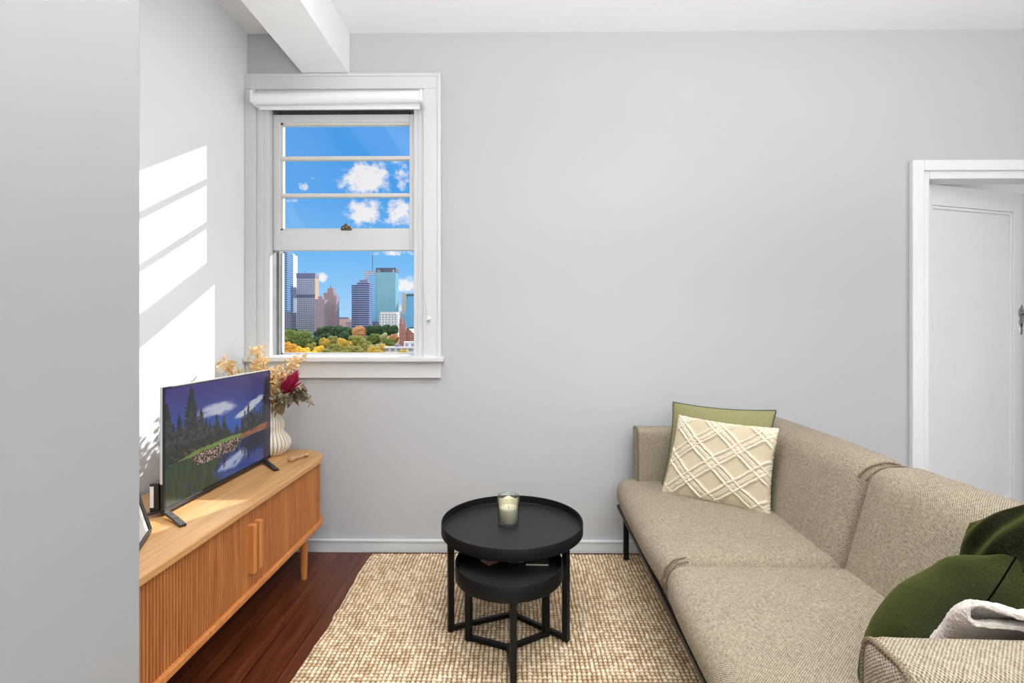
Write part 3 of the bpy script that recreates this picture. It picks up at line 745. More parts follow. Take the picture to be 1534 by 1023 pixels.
# booklets on the small table
def slab(name, label, cat, c, w, d, h, rot, cm, pm):
    o = empty(name, (c[0], c[1], .3150), label, cat, rotz=rot)
    MB().box(-w/2, w/2, -d/2, d/2, h*.8, h).box(-w/2, w/2, -d/2, d/2, 0, h*.2).box(-w/2, -w/2+.002, -d/2, d/2, 0, h).build('cover', cm, o)
    MB().box(-w/2+.002, w/2-.003, -d/2+.002, d/2-.003, h*.2, h*.8).build('pages', pm, o)
    return o
M['greencover'] = plain('green_cover', lin(74, 80, 48), .5); M['page'] = plain('white_pages', lin(225, 220, 214), .7)
M['pinkcover'] = two('pink_patterned_card', lin(120, 50, 44), lin(206, 160, 150), 90)
M['greycover'] = plain('grey_cover', lin(120, 118, 116), .5)
slab('booklet', 'small green booklet with white page edge on the lower black tray', 'booklet', (.077, 1.915), .088, .060, .010, -.02, M['greencover'], M['page'])
slab('notepad', 'thin grey notepad in middle of the lower black tray', 'notepad', (.000, 1.938), .056, .05, .008, .0, M['greycover'], M['page'])
slab('folded_card', 'pink patterned folded card leaning on the lower black tray', 'card', (-.100, 1.925), .062, .05, .014, .75, M['pinkcover'], M['pinkcover'])

# ------------------------------------------------------------------ sofa
so = empty('sofa', (.497, 1.69, 0), 'long beige woven two-seat sofa with black legs against right side', 'sofa', rotz=-.027)
def puffbox(u0, u1, v0, v1, z0, z1, r, n=22, fn=None):
    h = ((u1-u0)/2, (v1-v0)/2, (z1-z0)/2); c = Vector(((u0+u1)/2, (v0+v1)/2, (z0+z1)/2))
    def g(q):
        a = [q[k]/h[k] for k in range(3)]
        p = c+q
        return fn(p, a) if fn else p
    return soft_box(h, r, n, g)
def seatfn(sgn):
    def f(p, a):
        p = p.copy(); bulge = (1-a[0]**2)*(1-a[1]**2)
        if a[2] > 0: p.z += .020*max(0, bulge)
        p.x -= .018*(1-a[2]**2)*(1-abs(a[1])**3)*(1 if a[0] < 0 else 0)
        return p
    return f
for v0, v1 in ((.004, .955), (-.955, -.004)):
    s_ = puffbox(.0, .74, v0, v1, .288, .432, .055, 26, seatfn(0)).build('seat_cushion', M['sofa'], so, smooth=True, merge=1e-5)
    ve = v0 if v0 > 0 else v1
    sg = 1 if v0 > 0 else -1
    pts = [(.075, ve+sg*.010, .434), (.035, ve+sg*.012, .424), (.008, ve+sg*.014, .395), (-.006, ve+sg*.014, .355), (.004, ve+sg*.014, .315), (.02, ve+sg*.014, .296)]
    sp = []
    for i in range(len(pts)-1): sp += [Vector(pts[i]).lerp(Vector(pts[i+1]), k/3) for k in range(3)]
    MB().tube(sp+[Vector(pts[-1])], .0032, 8).build('piping', M['sofa_pipe'], s_, smooth=True)
def backfn(p, a):
    p = p.copy()
    if a[0] < 0: p.x -= .016*(1-a[1]**4)*(1-a[2]**2)
    p.z += .006*(1-a[1]**2)*max(0, a[2])
    p.x += (p.z-.40)*.27
    return p
for v0, v1 in ((.004, .93), (-.93, -.004)):
    s_ = puffbox(.560, .735, v0, v1, .30, .765, .06, 24, backfn).build('back_cushion', M['sofa'], so, smooth=True, merge=1e-5)
    ve = v0 if v0 > 0 else v1; sg = 1 if v0 > 0 else -1
    sp = []
    for i in range(18):
        th = PI*(.97-.66*i/17); z_ = .705+.0545*math.sin(th)
        sp.append(Vector((.6475+(z_-.40)*.27+.0825*math.cos(th), ve+sg*.016, z_)))
    MB().tube(sp, .0035, 8).build('piping', M['sofa_pipe'], s_, smooth=True)
def armfn(sg):
    def f(p, a):
        p = p.copy(); p.y += sg*(p.z-.40)*.04
        p.z += .007*math.exp(-((p.x-.085)/.025)**2)*max(0, a[2])
        return p
    return f
for sg in (1, -1):
    v0, v1 = (.850, .962) if sg > 0 else (-.962, -.842)
    zt_ = .700 if sg > 0 else .716
    s_ = puffbox(.085, .80, v0, v1, .395, zt_, .036, 22, armfn(sg)).build('armrest', M['sofa'], so, smooth=True, merge=1e-5)
    lp = []; ins = .0095; rc = .0265
    hv = (v1-v0)/2-ins; hz = (zt_-.395)/2-ins; cv = (v0+v1)/2; cz = (zt_+.395)/2
    for q0, (sx, sz) in enumerate(((1, 1), (-1, 1), (-1, -1), (1, -1))):
        for i in range(9):
            a = PI/2*(q0+i/8); z = cz+sz*(hz-rc)+rc*math.sin(a)
            lp.append(Vector((.095, cv+sx*(hv-rc)+rc*math.cos(a)+sg*(z-.4)*.04, z+(.006 if z > zt_-.03 else 0))))
    lp.append(lp[0])
    MB().tube(lp, .0055, 8, False).build('piping', M['sofa_pipe'], s_, smooth=True)
mb = MB().box(.002, .016, -.94, .94, .270, .289).box(.74, .76, -.94, .94, .268, .29)
for v in (-.93, -.005, .93): mb.box(.03, .76, v-.01, v+.01, .268, .29)
mb.build('base_frame', M['black'], so, bevel=.002)
for u in (.045, .74):
    for v in (-.92, .92):
        MB().box(u-.013, u+.013, v-.013, v+.013, .012 if u < .3 else .0125, .27).build('leg', M['black'], so, bevel=.002)

# ------------------------------------------------------------------ cushions
def pillow(name, m, corners, t, n=40, pinch=.06, prof=.5, disp=None, label=None, cat='cushion', bend=None, thin_pipe=None, sag=None):
    BL, BR, TR, TL = [Vector(c) for c in corners]
    cen = (BL+BR+TR+TL)/4
    nrm_ = ((BR-BL)+(TR-TL)).cross((TL-BL)+(TR-BR)).normalized()
    o = empty(name, cen, label, cat)
    def pos(u, v, s):
        uu = u*(1-pinch*(1-v*v)*abs(u)); vv = v*(1-pinch*(1-u*u)*abs(v))
        a, b = (uu+1)/2, (vv+1)/2
        p = (BL*(1-a)+BR*a)*(1-b)+(TL*(1-a)+TR*a)*b
        k = max(0., (1-u*u))*max(0., (1-v*v)); h = t*(k**prof)
        if disp: h += disp(u, v, s)*min(1, k*12)
        p = p+nrm_*h*s
        if bend: p = bend(p, u, v, s)
        return p-cen
    mb = MB(); g = [math.sin(PI/2*(2*i/n-1))*.6+(2*i/n-1)*.4 for i in range(n+1)]
    for s in (1, -1): mb.grid([[pos(u, v, s) for v in g] for u in g])
    c_ = mb.build('cushion_cover', m, o, smooth=True, merge=1e-6)
    if thin_pipe:
        lp = [pos(u, -1, 1) for u in g]+[pos(1, v, 1) for v in g[1:]]+[pos(u, 1, 1) for u in g[::-1][1:]]+[pos(-1, v, 1) for v in g[::-1][1:]]
        MB().tube(lp, thin_pipe[1], 6, False).build('edge_piping', thin_pipe[0], o, smooth=True)
    return o, c_
pillow('sage_cushion', M['sage'], [(.715, 2.478, .437), (1.085, 2.185, .440), (1.177, 2.285, .838), (.802, 2.580, .832)], .05, 36, .07, .5, None,
       'flat sage green cushion with dark piped edge behind the cream cushion', thin_pipe=(M['piping_grey'], .0035))
# tufted cream cushion with raised diamond lattice
rr = np.random.RandomState(8)
def tuft(u, v, s):
    if s < 0: return 0
    best = 0; a = (u+v*.95)*1.28+.10; b = (u-v*.95)*1.28+.05
    for w_ in (a, b):
        f = abs(((w_+8) % 1.0)-.5)             # lattice lines
        best = max(best, 1 if (.07 < f < .165) else 0, .35 if f <= .07 else 0)
    return .0075*best*(.7+.5*rnd.random())
BLc, BRc, TRc, TLc = (.678, 2.368, .428), (1.045, 2.072, .430), (1.118, 2.145, .785), (.790, 2.450, .790)
def cream_grid():
    n = 150; corners = [Vector(c) for c in (BLc, BRc, TRc, TLc)]; cen = sum(corners, Vector())/4
    BL, BR, TR, TL = corners
    nr = ((BR-BL)+(TR-TL)).cross((TL-BL)+(TR-BR)).normalized()
    if nr.y > 0: nr = -nr
    o = empty('cream_cushion', cen, 'cream tufted cushion with raised diamond pattern leaning in sofa corner', 'cushion')
    lin_ = np.linspace(-1, 1, n+1); Ug, Vg = np.meshgrid(lin_, lin_, indexing='ij')
    wobu = .05*(fbm(Ug*4+20, Vg*4+20, 13)-.5); wobv = .05*(fbm(Ug*4+50, Vg*4+20, 17)-.5)
    a = ((Ug+wobu)+(Vg+wobv))*1.16+.62; b = ((Ug+wobu)-(Vg+wobv))*1.16+.46
    h = np.zeros_like(Ug)
    for w_ in (a, b):
        f = np.abs((w_ % 1.0)-.5)
        h = np.maximum(h, np.exp(-((f-.155)/.045)**2)); h = np.maximum(h, .75*np.exp(-((f-.03)/.035)**2))
    tex = h*(.65+.5*vnoise(Ug*45+99, Vg*45+99, 19))
    k = np.clip(1-Ug**2, 0, 1)*np.clip(1-Vg**2, 0, 1)
    edge_f = np.exp(-((1-np.abs(Vg))/.05)**2)+np.exp(-((1-np.abs(Ug))/.05)**2)
    def surf(s):
        pin = .05
        uu = Ug*(1-pin*(1-Vg**2)*np.abs(Ug)); vv = Vg*(1-pin*(1-Ug**2)*np.abs(Vg))
        uu = uu+.012*(vnoise(Vg*40+60, Ug*0+s, 23)-.5)*np.clip(edge_f, 0, 1)*np.sign(Ug); vv = vv+.015*(vnoise(Ug*40+60, Vg*0+s, 29)-.5)*np.clip(edge_f, 0, 1)*np.sign(Vg)
        A = ((uu+1)/2)[..., None]; B = ((vv+1)/2)[..., None]
        P = (np.array(BL)*(1-A)+np.array(BR)*A)*(1-B)+(np.array(TL)*(1-A)+np.array(TR)*A)*B
        hh = .060*k**.42+(.0125*tex*np.clip(k*9, 0, 1) if s > 0 else 0)
        return P+np.array(nr)*(hh*s)[..., None]-np.array(cen)
    F = surf(1); Bk = surf(-1)
    X = np.concatenate([F, Bk[::-1]], 0)
    c_ = fast_grid('cushion_cover', X[..., 0], X[..., 1], X[..., 2], M['cream'], o)
    tt = np.clip(tex*1.1, 0, 1); set_colors(c_, np.repeat(np.concatenate([tt, tt[::-1]*0+.5], 0)[..., None], 3, -1))
cream_grid()
# green velvet cushions by the near arm
def gbend(p, u, v, s):
    return p
def squash(p, u, v, s):
    p = p.copy()
    w_ = max(0, (v+1)/2)**2
    p.y -= .014*w_*(1-u*u)*(1-.4*u)
    if p.z < .440: p.z = .440+(p.z-.440)*.04
    if p.y < .868 and p.z < .72: p.y = .868+(p.y-.868)*.15
    return p
pillow('velvet_cushion', M['velvet'], [(.752, 1.071, .299), (1.098, 1.161, .501), (1.062, 1.075, .726), (.734, .898, .628)], .136, 44, .03, .396, lambda u, v, s: .007*math.sin(7*u+5*v)*max(0, u+.2)*max(0, v+.3),
       'plump dark green velvet cushion leaning on the near sofa arm', thin_pipe=(M['velvet_seam'], .0016), bend=squash)
def slump(p, u, v, s):
    p = p.copy()
    if p.z < .440: p.z = .440+(p.z-.440)*.04
    return p+Vector((0, 0, .012*math.sin(u*5+v*4)*(1-u*u)*(1-v*v)))
pillow('velvet_cushion', M['velvet'], [(1.09, 1.26, .445), (1.09, .90, .445), (1.20, .995, .945), (1.085, 1.21, .742)], .085, 40, .04, .42, lambda u, v, s: .012*math.sin(9*(u*.7-v))*max(0, 1-u*u),
       'dark green velvet cushion standing against sofa back behind the plump one', thin_pipe=(M['velvet_seam'], .0016), bend=slump)

# ------------------------------------------------------------------ throw blanket over the near arm
def blanket():
    rows = []; nS, nT = 70, 40; xf = .775; x1 = 1.24
    for i in range(nS+1):
        w = i/nS; row = []
        for j in range(nT+1):
            t_ = j/nT
            if w < .44: x = x1-(x1-xf)*(w/.44); off_ = .006
            elif w < .56:
                a = (w-.44)/.12*PI; x = xf-.013*math.sin(a); off_ = .006+.0135*(1-math.cos(a))
            else: x = xf+(x1-xf)*((w-.56)/.44); off_ = .033-.0215*math.sin(min(1, (w-.56)/.10)*PI/2)
            up = 1 if w > .5 else 0
            hem = .838-(.46 if up else .26)*(x-xf)+(.0 if up else .006)
            hem = max(hem, .700)
            yy = .925+(hem-.925)*t_
            top = .7145
            if yy > .835: top -= (yy-.835)**2*9+max(0, yy-.855)*.5
            if yy < .755: top -= (.755-yy)**2*10
            z = top+off_+(.0035*math.sin(x*26+t_*6)+.0025*math.sin(x*57-t_*9))*(1 if up else .2)
            row.append((x+.006*math.sin(t_*6), yy, z))
        rows.append(row)
    o = MB().grid(rows).build('throw_blanket', M['fleece'], smooth=True)
    md = o.modifiers.new('thickness', 'SOLIDIFY'); md.thickness = .009; md.offset = 1
    sb = o.modifiers.new('smooth', 'SUBSURF'); sb.levels = 1; sb.render_levels = 2
    tx = bpy.data.textures.new('fluff', 'CLOUDS'); tx.noise_scale = .004
    dp = o.modifiers.new('fluff', 'DISPLACE'); dp.texture = tx; dp.strength = .005; dp.mid_level = .5
    return tag(o, 'folded fluffy cream throw blanket draped over the near sofa arm', 'blanket')
blanket()

# ------------------------------------------------------------------ the city beyond the window
def facade(name, wall_c, glass_c, px, pz, fx=.7, fz=.6, rough=.35, vert=0., crown=None):
    def fn(t, b, co, L):
        s = t.n('ShaderNodeSeparateXYZ', ins={0: co})
        h = t.math('ADD', s.outputs[0], s.outputs[1])
        a = t.math('LESS_THAN', t.math('FRACT', t.math('DIVIDE', t.math('ADD', h, 500.), px)), fx)
        c = t.math('LESS_THAN', t.math('FRACT', t.math('DIVIDE', t.math('ADD', s.outputs[2], 100.), pz)), fz)
        g = t.math('MULTIPLY', a, c)
        nz = t.noise(.06, co, 3); nz2 = t.noise(.02, co, 2)
        gc = t.mix(nz, glass_c, tuple(min(1, x*1.7) for x in glass_c[:3])+(1,))
        col_ = t.mix(g, t.mix(nz2, wall_c, tuple(x*.8 for x in wall_c[:3])+(1,)), gc)
        L(col_, b.inputs['Base Color'])
    return mat(name, rough=rough, spec=.3, fn=fn)
F = {}
F['grid'] = facade('grid_tower_facade', lin(205, 208, 222), lin(86, 96, 128), 3.0, 3.6, .6, .62)
F['gold'] = facade('sunlit_tan_wall', lin(214, 182, 148), lin(180, 150, 124), 4, 3.6, .4, .4)  # warm sunlight put into the colour of the tower side
F['crown'] = plain('slate_crown', lin(120, 124, 156), .6)
F['bluestripe'] = facade('blue_glass', lin(150, 176, 206), lin(60, 100, 150), 30, 3.6, .98, .66)
F['navystripe'] = facade('navy_banded_glass', lin(160, 172, 204), lin(58, 70, 118), 60, 3.6, .99, .64)
F['teal'] = facade('teal_curtain_glass', lin(160, 196, 210), lin(104, 156, 176), 3.2, 3.8, .9, .8, .15)
F['tealpale'] = facade('pale_banded_facade', lin(205, 205, 216), lin(120, 140, 170), 40, 3.8, .98, .5)
F['sky'] = facade('light_blue_glass', lin(150, 196, 226), lin(96, 160, 206), 3.5, 3.8, .9, .8, .2)
F['cream'] = facade('cream_tower_wall', lin(232, 230, 222), lin(190, 196, 200), 3.4, 3.4, .5, .45)
F['brown'] = facade('brown_brick_facade', lin(176, 150, 150), lin(104, 98, 122), 3.2, 3.3, .5, .5)
F['mauve'] = facade('mauve_block_facade', lin(170, 152, 166), lin(112, 108, 136), 3.4, 3.3, .5, .5)
F['white'] = facade('white_framed_facade', lin(230, 232, 238), lin(128, 140, 170), 5, 4, .6, .6)
F['white2'] = facade('white_block_facade', lin(214, 220, 234), lin(150, 166, 200), 4, 3.4, .5, .4)
F['darklow'] = facade('slate_low_block', lin(130, 134, 160), lin(76, 84, 116), 4, 3.4, .6, .6)
F['pink'] = facade('pink_low_block', lin(214, 178, 172), lin(150, 130, 140), 7, 3.6, .5, .5)
F['greywide'] = facade('grey_wide_block', lin(196, 184, 194), lin(150, 140, 160), 12, 8, .3, .4)
F['concrete'] = plain('pale_concrete', lin(196, 186, 180), .7)
F['stone'] = facade('brown_sandstone', lin(176, 128, 122), lin(120, 84, 92), 2.2, 5, .35, .55)
F['slate'] = plain('church_slate', lin(130, 124, 150), .7)
F['steel'] = plain('mast_steel', lin(90, 94, 110), .5)
F['roofwhite'] = plain('white_flat_roof', lin(232, 226, 234), .7)
def tower(label, boxes, cat='building'):
    x, y = boxes[0][2][0], boxes[0][2][2]
    o = empty('city_building' if cat == 'building' else cat, (x, y, -26), label, cat)
    for nm, m, bx in boxes:
        x0, x1, y0, y1, z0, z1 = bx
        MB().box(x0-x, x1-x, y0-y, y1-y, z0+26, z1+26).build(nm, m, o)
    return o
G0 = -26
tower('blue glass skyscraper cut off by the left window edge', [('wall', F['bluestripe'], (-402, -369, 800, 822, G0, 124)), ('roof', F['crown'], (-400, -373, 802, 820, 124, 128))])
tower('cream tower rising just behind the blue glass skyscraper', [('wall', F['cream'], (-462, -440, 980, 1000, G0, 146)), ('roof', F['concrete'], (-460, -444, 982, 996, 146, 150))])
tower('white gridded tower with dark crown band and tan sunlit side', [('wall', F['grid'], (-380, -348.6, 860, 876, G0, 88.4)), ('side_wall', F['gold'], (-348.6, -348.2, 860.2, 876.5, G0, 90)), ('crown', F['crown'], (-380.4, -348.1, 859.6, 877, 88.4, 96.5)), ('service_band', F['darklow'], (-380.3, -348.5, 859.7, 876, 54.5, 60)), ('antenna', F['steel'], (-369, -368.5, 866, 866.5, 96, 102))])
tower('small grey stepped tower wedged left of the white gridded tower', [('wall', F['darklow'], (-428, -419, 950, 965, G0, 77)), ('roof', F['crown'], (-427, -422, 952, 960, 77, 80))])
tower('pale white block with stepped roof beside the gridded tower', [('wall', F['white2'], (-424, -400, 905, 925, G0, 50)), ('stair_tower', F['white2'], (-410, -400, 903, 915, G0, 58)), ('roof', F['crown'], (-424, -398, 902, 925, 57, 60))])
tower('low slate office block in front of the blue glass skyscraper', [('wall', F['darklow'], (-362, -344, 760, 778, G0, 25)), ('roof', F['crown'], (-362.5, -343.5, 759.6, 778, 25, 27))])
tower('brown residential tower with pointed roof house', [('wall', F['brown'], (-318, -301, 820, 836, G0, 60)), ('roof_house', F['brown'], (-313, -304, 824, 834, 60, 68)), ('mast', F['steel'], (-309, -308, 826, 827, 68, 72)), ('corner_bay', F['mauve'], (-301, -297, 820, 834, G0, 55))])
tower('shorter mauve apartment tower in front of brown tower', [('wall', F['mauve'], (-317, -301, 780, 795, G0, 47)), ('roof_house', F['mauve'], (-312, -306, 783, 792, 47, 52))])
tower('twin navy banded office tower in front of teal skyscraper', [('wall', F['navystripe'], (-279, -269.2, 842, 860, G0, 75)), ('taller_wing', F['navystripe'], (-269.2, -249, 840, 858, G0, 79)), ('roof', F['crown'], (-266, -252, 843, 856, 79, 83))])
tower('tallest teal glass skyscraper with open crown frame and mast', [('wall', F['teal'], (-268, -231, 950, 975, G0, 108)), ('crown', F['steel'], (-268.3, -230.7, 949.6, 951.5, 113.5, 116.5)), ('crown', F['steel'], (-268.3, -266, 950, 975, 108, 116)), ('crown', F['steel'], (-233, -230.7, 950, 975, 108, 116)), ('crown', F['steel'], (-256, -254, 950.5, 952, 108, 116)),
      ('plant_room', F['crown'], (-262, -238, 956, 970, 108, 114)), ('pale_wing', F['tealpale'], (-293, -268, 956, 978, G0, 112)), ('blue_wing', F['sky'], (-282, -268, 949, 956, G0, 101)), ('mast', F['steel'], (-278.4, -277.2, 960, 961.2, 112, 145))])
tower('low white framed office block in front of teal skyscraper', [('wall', F['white'], (-221, -191, 800, 816, G0, 24)), ('roof', F['roofwhite'], (-219, -193, 799.5, 816, 24, 27.5))])
tower('pale blue glass building with cream column at right window edge', [('wall', F['sky'], (-222, -198, 1003, 1020, G0, 69)), ('column', F['concrete'], (-230.5, -221.5, 1000, 1008, G0, 72)), ('roof', F['steel'], (-222, -198, 1001, 1004, 67, 70.5)), ('podium', F['sky'], (-232, -196, 996, 1006, G0, 30))])
tower('row of low pink buildings between the brown and navy towers', [('wall', F['pink'], (-404, -360, 1100, 1115, G0, 22)), ('roof', F['slate'], (-398, -372, 1101, 1112, 22, 26))])
tower('wide low grey building above trees below the navy tower', [('wall', F['greywide'], (-309, -270, 900, 918, G0, 13)), ('roof', F['roofwhite'], (-309.5, -280, 899.5, 918, 13, 15))])
tower('dark low building behind trees below teal skyscraper', [('wall', F['darklow'], (-268, -240, 905, 918, G0, 12)), ('roof', F['crown'], (-266, -246, 906, 916, 12, 14))])
tower('white flat-roofed terrace building among trees at bottom of the view', [('wall', F['white'], (-111, -89, 420, 432, G0, -15.5)), ('roof', F['roofwhite'], (-112, -86, 419, 433, -15.5, -14.3)), ('upper_floor', F['white'], (-96, -84, 424, 434, -14.3, -10.6)), ('upper_roof', F['roofwhite'], (-96.5, -83.5, 423.4, 434.5, -10.6, -10)), ('plant_box', F['crown'], (-104, -100, 424, 428, -14.3, -12.6))])
# sandstone church
chx, chy = -124, 566
ch_ = empty('church', (chx, chy, G0), 'brown sandstone church with two pointed spires at right of view', 'church')
MB().box(-10, 12, 2, 30, 0, 17).add([(-10, 2, 17), (12, 2, 17), (12, 30, 17), (-10, 30, 17), (1, 2, 27), (1, 30, 27)], [(0, 1, 4), (2, 3, 5), (0, 4, 5, 3), (1, 2, 5, 4)]).build('nave', F['stone'], ch_)
for x, hb, ht in ((-7.2, 31, 49), (-3.2, 25, 42)):
    sp = MB().box(x-1.9, x+1.9, -1.9, 1.9, 0, hb).build('spire_tower', F['stone'], ch_)
    MB().add([(x-2, -2, hb), (x+2, -2, hb), (x+2, 2, hb), (x-2, 2, hb), (x, 0, ht)], [(0, 1, 4), (1, 2, 4), (2, 3, 4), (3, 0, 4)]).build('spire', F['stone'], sp)
# ground
gv = []; 
def gz(y): return -26 if y < 380 else (-26+9*min(1, (y-380)/320))
ysl = [30, 200, 380, 460, 540, 620, 700, 1300, 3000]
def grassfn(t, b, co, L): L(t.mix(t.noise(.05, co, 4), lin(84, 92, 50), lin(126, 120, 70)), b.inputs['Base Color'])
M['park'] = mat('park_grass', rough=.95, fn=grassfn)
gr = MB().grid([[(x, y, gz(y)-1) for y in ysl] for x in (-2200, -600, -300, -100, 600, 2000)]).build('ground_park', M['park'])
tag(gr, kind='structure')

# trees: a few crowns, copied
def crown_mesh(seed):
    r = random.Random(seed); bm = bmesh.new()
    for k in range(24):
        if k == 0: c, s = Vector((0, 0, .52)), .40
        else:
            a = r.uniform(0, 2*PI); el = r.uniform(-.25, 1.2); rad = r.uniform(.24, .40)
            c = Vector((math.cos(a)*math.cos(el)*rad, math.sin(a)*math.cos(el)*rad, .54+math.sin(el)*rad*.95)); s = r.uniform(.10, .19)
        res = bmesh.ops.create_icosphere(bm, subdivisions=3 if k else 2, radius=s, matrix=Matrix.Translation(c))
        for v in res['verts']:
            d = v.co-c; v.co = c+d*(1+r.uniform(-.20, .20)); 
    bm.verts.ensure_lookup_table()
    me = bpy.data.meshes.new('crown'); bm.to_mesh(me); bm.free()
    me.polygons.foreach_set('use_smooth', [False]*len(me.polygons))
    return me
def treemat(name, c0, c1):
    def fn(t, b, co, L):
        n_ = t.noise(16, co, 5, .7); s = t.n('ShaderNodeSeparateXYZ', ins={0: co})
        f = t.math('ADD', t.math('MULTIPLY', n_, .9), t.math('MULTIPLY', s.outputs[2], .15))
        L(t.ramp(f, [(.35, c0), (.75, c1)]), b.inputs['Base Color'])
    return mat(name, rough=.95, spec=.1, fn=fn)
TM = {'g': treemat('orange_autumn_leaves', lin(150, 92, 28), lin(240, 186, 92)), 'y': treemat('yellow_autumn_leaves', lin(180, 128, 26), lin(252, 222, 96)), 'y2': treemat('gold_olive_leaves', lin(120, 104, 38), lin(226, 190, 98)),
      'o': treemat('olive_leaves', lin(66, 72, 36), lin(170, 166, 96)), 'm': treemat('mid_green_leaves', lin(50, 70, 40), lin(136, 152, 86)), 'd': treemat('dark_green_leaves', lin(30, 52, 44), lin(86, 112, 78)),
      'p': treemat('pale_green_leaves', lin(110, 122, 80), lin(196, 198, 140)), 'r': treemat('russet_leaves', lin(150, 100, 66), lin(224, 172, 124))}
M['bark'] = plain('grey_bark', lin(92, 78, 62), .9)
crowns = {k: [] for k in TM}
trees = [(-176.2, 380, -9.1, 8.5, 'g'), (-171.0, 380, -10.2, 8.9, 'g'), (-159.3, 370, -12.3, 10.0, 'y'), (-164.7, 400, -10.3, 8.9, 'o'), (-147.1, 370, -11.8, 10.0, 'y'), (-155.3, 350, -13.2, 8.2, 'g'), (-141.0, 370, -14.0, 6.5, 'o'), (-200.6, 430, -6.4, 6.1, 'm'), (-141.6, 340, -13.6, 8.8, 'y'), (-157.7, 340, -13.2, 6.4, 'g'),
 (-206.7, 480, -0.5, 18.6, 'm'), (-177.4, 460, -7.4, 9.2, 'y2'), (-176.6, 480, -5.8, 10.7, 'o'), (-157.1, 450, -7.5, 13.2, 'y2'), (-153.1, 420, -11.4, 10.8, 'o'), (-135.4, 400, -13.4, 9.4, 'o'), (-160.4, 500, -5.6, 17.6, 'o'), (-140.5, 460, -9.1, 14.0, 'o'), (-133.4, 410, -12.8, 14.4, 'o'), (-125.3, 420, -11.6, 11.8, 'o'), (-114.6, 400, -12.4, 11.3, 'y2'), (-117.8, 440, -12.4, 9.8, 'y2'),
 (-105.7, 380, -14.4, 9.8, 'y2'), (-124.0, 360, -14.5, 8.4, 'o'), (-255.7, 560, 0.2, 17.1, 'm'), (-112.5, 360, -14.0, 10.1, 'o'), (-128.4, 350, -14.4, 9.0, 'o'), (-170.5, 600, -5.5, 15.5, 'm'), (-160.3, 600, -4.1, 12.0, 'p'), (-141.0, 575, -4.9, 11.5, 'r'), (-132.4, 520, -8.8, 9.8, 'm'), (-178.3, 600, -7.9, 12.7, 'm'), (-225.3, 560, -7.3, 14.5, 'd'), (-237.7, 620, -4.6, 17.5, 'd'),
 (-273.3, 700, 3.7, 19.7, 'd'), (-260.9, 700, 5.4, 21.4, 'd'), (-248.5, 700, 5.8, 23.0, 'd'), (-236.9, 700, 3.7, 18.1, 'd'), (-205.5, 700, 5.8, 15.6, 'd'), (-195.6, 700, 7.0, 18.9, 'd'), (-184.0, 700, 7.0, 18.1, 'd'), (-173.8, 700, 6.2, 15.6, 'd'), (-218.0, 690, 3.7, 18.6, 'r'), (-312.6, 690, 2.5, 17.8, 'd'), (-137.3, 640, 3.0, 16.5, 'd'), (-307.6, 660, 1.5, 10.8, 'd'), (-207.3, 600, -1.6, 12.7, 'd'),
 (-82.8, 360, -14.0, 8.4, 'y2'), (-88.6, 340, -14.8, 7.2, 'y2'), (-68.9, 330, -14.7, 6.2, 'y2')]
TL_ = {'g': ('orange autumn tree at lower left of the park below the window', 'orange autumn trees'), 'y': ('bright yellow autumn tree at the near edge of the park', 'yellow autumn trees'), 'y2': ('gold and olive tree turning colour in the middle of park', 'gold and olive trees'),
       'o': ('dense olive green tree in the middle of park', 'olive trees'), 'm': ('mid green rounded tree standing in the park', 'mid green trees'), 'd': ('dark green tree in the far row below the towers', 'dark far trees'), 'p': ('pale green pointed tree in front of the far dark row', None), 'r': ('russet bare-looking tree beside far dark green trees', 'russet trees')}
protos = {}
tr_rnd = random.Random(12)
for k in TM:
    for s in range(2):
        me = crown_mesh(100*s+ord(k[0])+len(k)); me.materials.append(TM[k]); crowns[k].append(me)
for i, (x, y, zt, w, k) in enumerate(trees):
    g = gz(y)-1; hgt_ = zt-g; cr_h = min(hgt_*.95, max(w*1.15, 8))
    w *= 1.12
    lab, grp = TL_[k]
    t_ = empty('park_tree', (x, y, g), lab, 'tree', grp)
    key = (k, i % 2)
    if key not in protos:
        c_ = bpy.data.objects.new('crown', crowns[k][i % 2]); C.objects.link(c_)
        tk = MB().tube([(0, 0, 0), (.01, 0, .5), (0, .01, 1)], [.05, .035, .02], 7).build('trunk', M['bark'])
        protos[key] = (c_, tk)
    else:
        c_, tk = [p.copy() for p in protos[key]]; C.objects.link(c_); C.objects.link(tk)
    c_.parent = t_; tk.parent = t_
    c_.scale = (w, w, cr_h/1.0); c_.location = (0, 0, hgt_-cr_h*1.0); c_.rotation_euler.z = tr_rnd.uniform(0, 6.28)
    tk.scale = (w*.5, w*.5, hgt_-cr_h*.5)

# ------------------------------------------------------------------ sky
w = bpy.data.worlds.new('sky'); bpy.context.scene.world = w; w.use_nodes = True
t = NT(w.node_tree); w.node_tree.nodes.clear()
co = t.n('ShaderNodeTexCoord').outputs['Generated']
s = t.n('ShaderNodeSeparateXYZ', ins={0: co})
yy = t.math('MAXIMUM', s.outputs[1], .05)
az = t.math('DIVIDE', s.outputs[0], yy); el = t.math('DIVIDE', s.outputs[2], yy)
z = s.outputs[2]
skyc = t.ramp(z, [(0., lin(176, 218, 250)), (.12, lin(122, 190, 246)), (.25, lin(76, 164, 240)), (.5, lin(68, 152, 234)), (1., lin(60, 140, 226))])
def blob(ax, ey, rx, ry, amp=1.):
    dx = t.math('DIVIDE', t.math('SUBTRACT', az, ax), rx); dy = t.math('DIVIDE', t.math('SUBTRACT', el, ey), ry)
    r2 = t.math('ADD', t.math('MULTIPLY', dx, dx), t.math('MULTIPLY', dy, dy))
    return t.math('MULTIPLY', t.math('EXPONENT', t.math('MULTIPLY', r2, -1.)), amp)
def PX(px, py): return ((px-767)/750-.0099, (492-py)/750)
bl_ = None
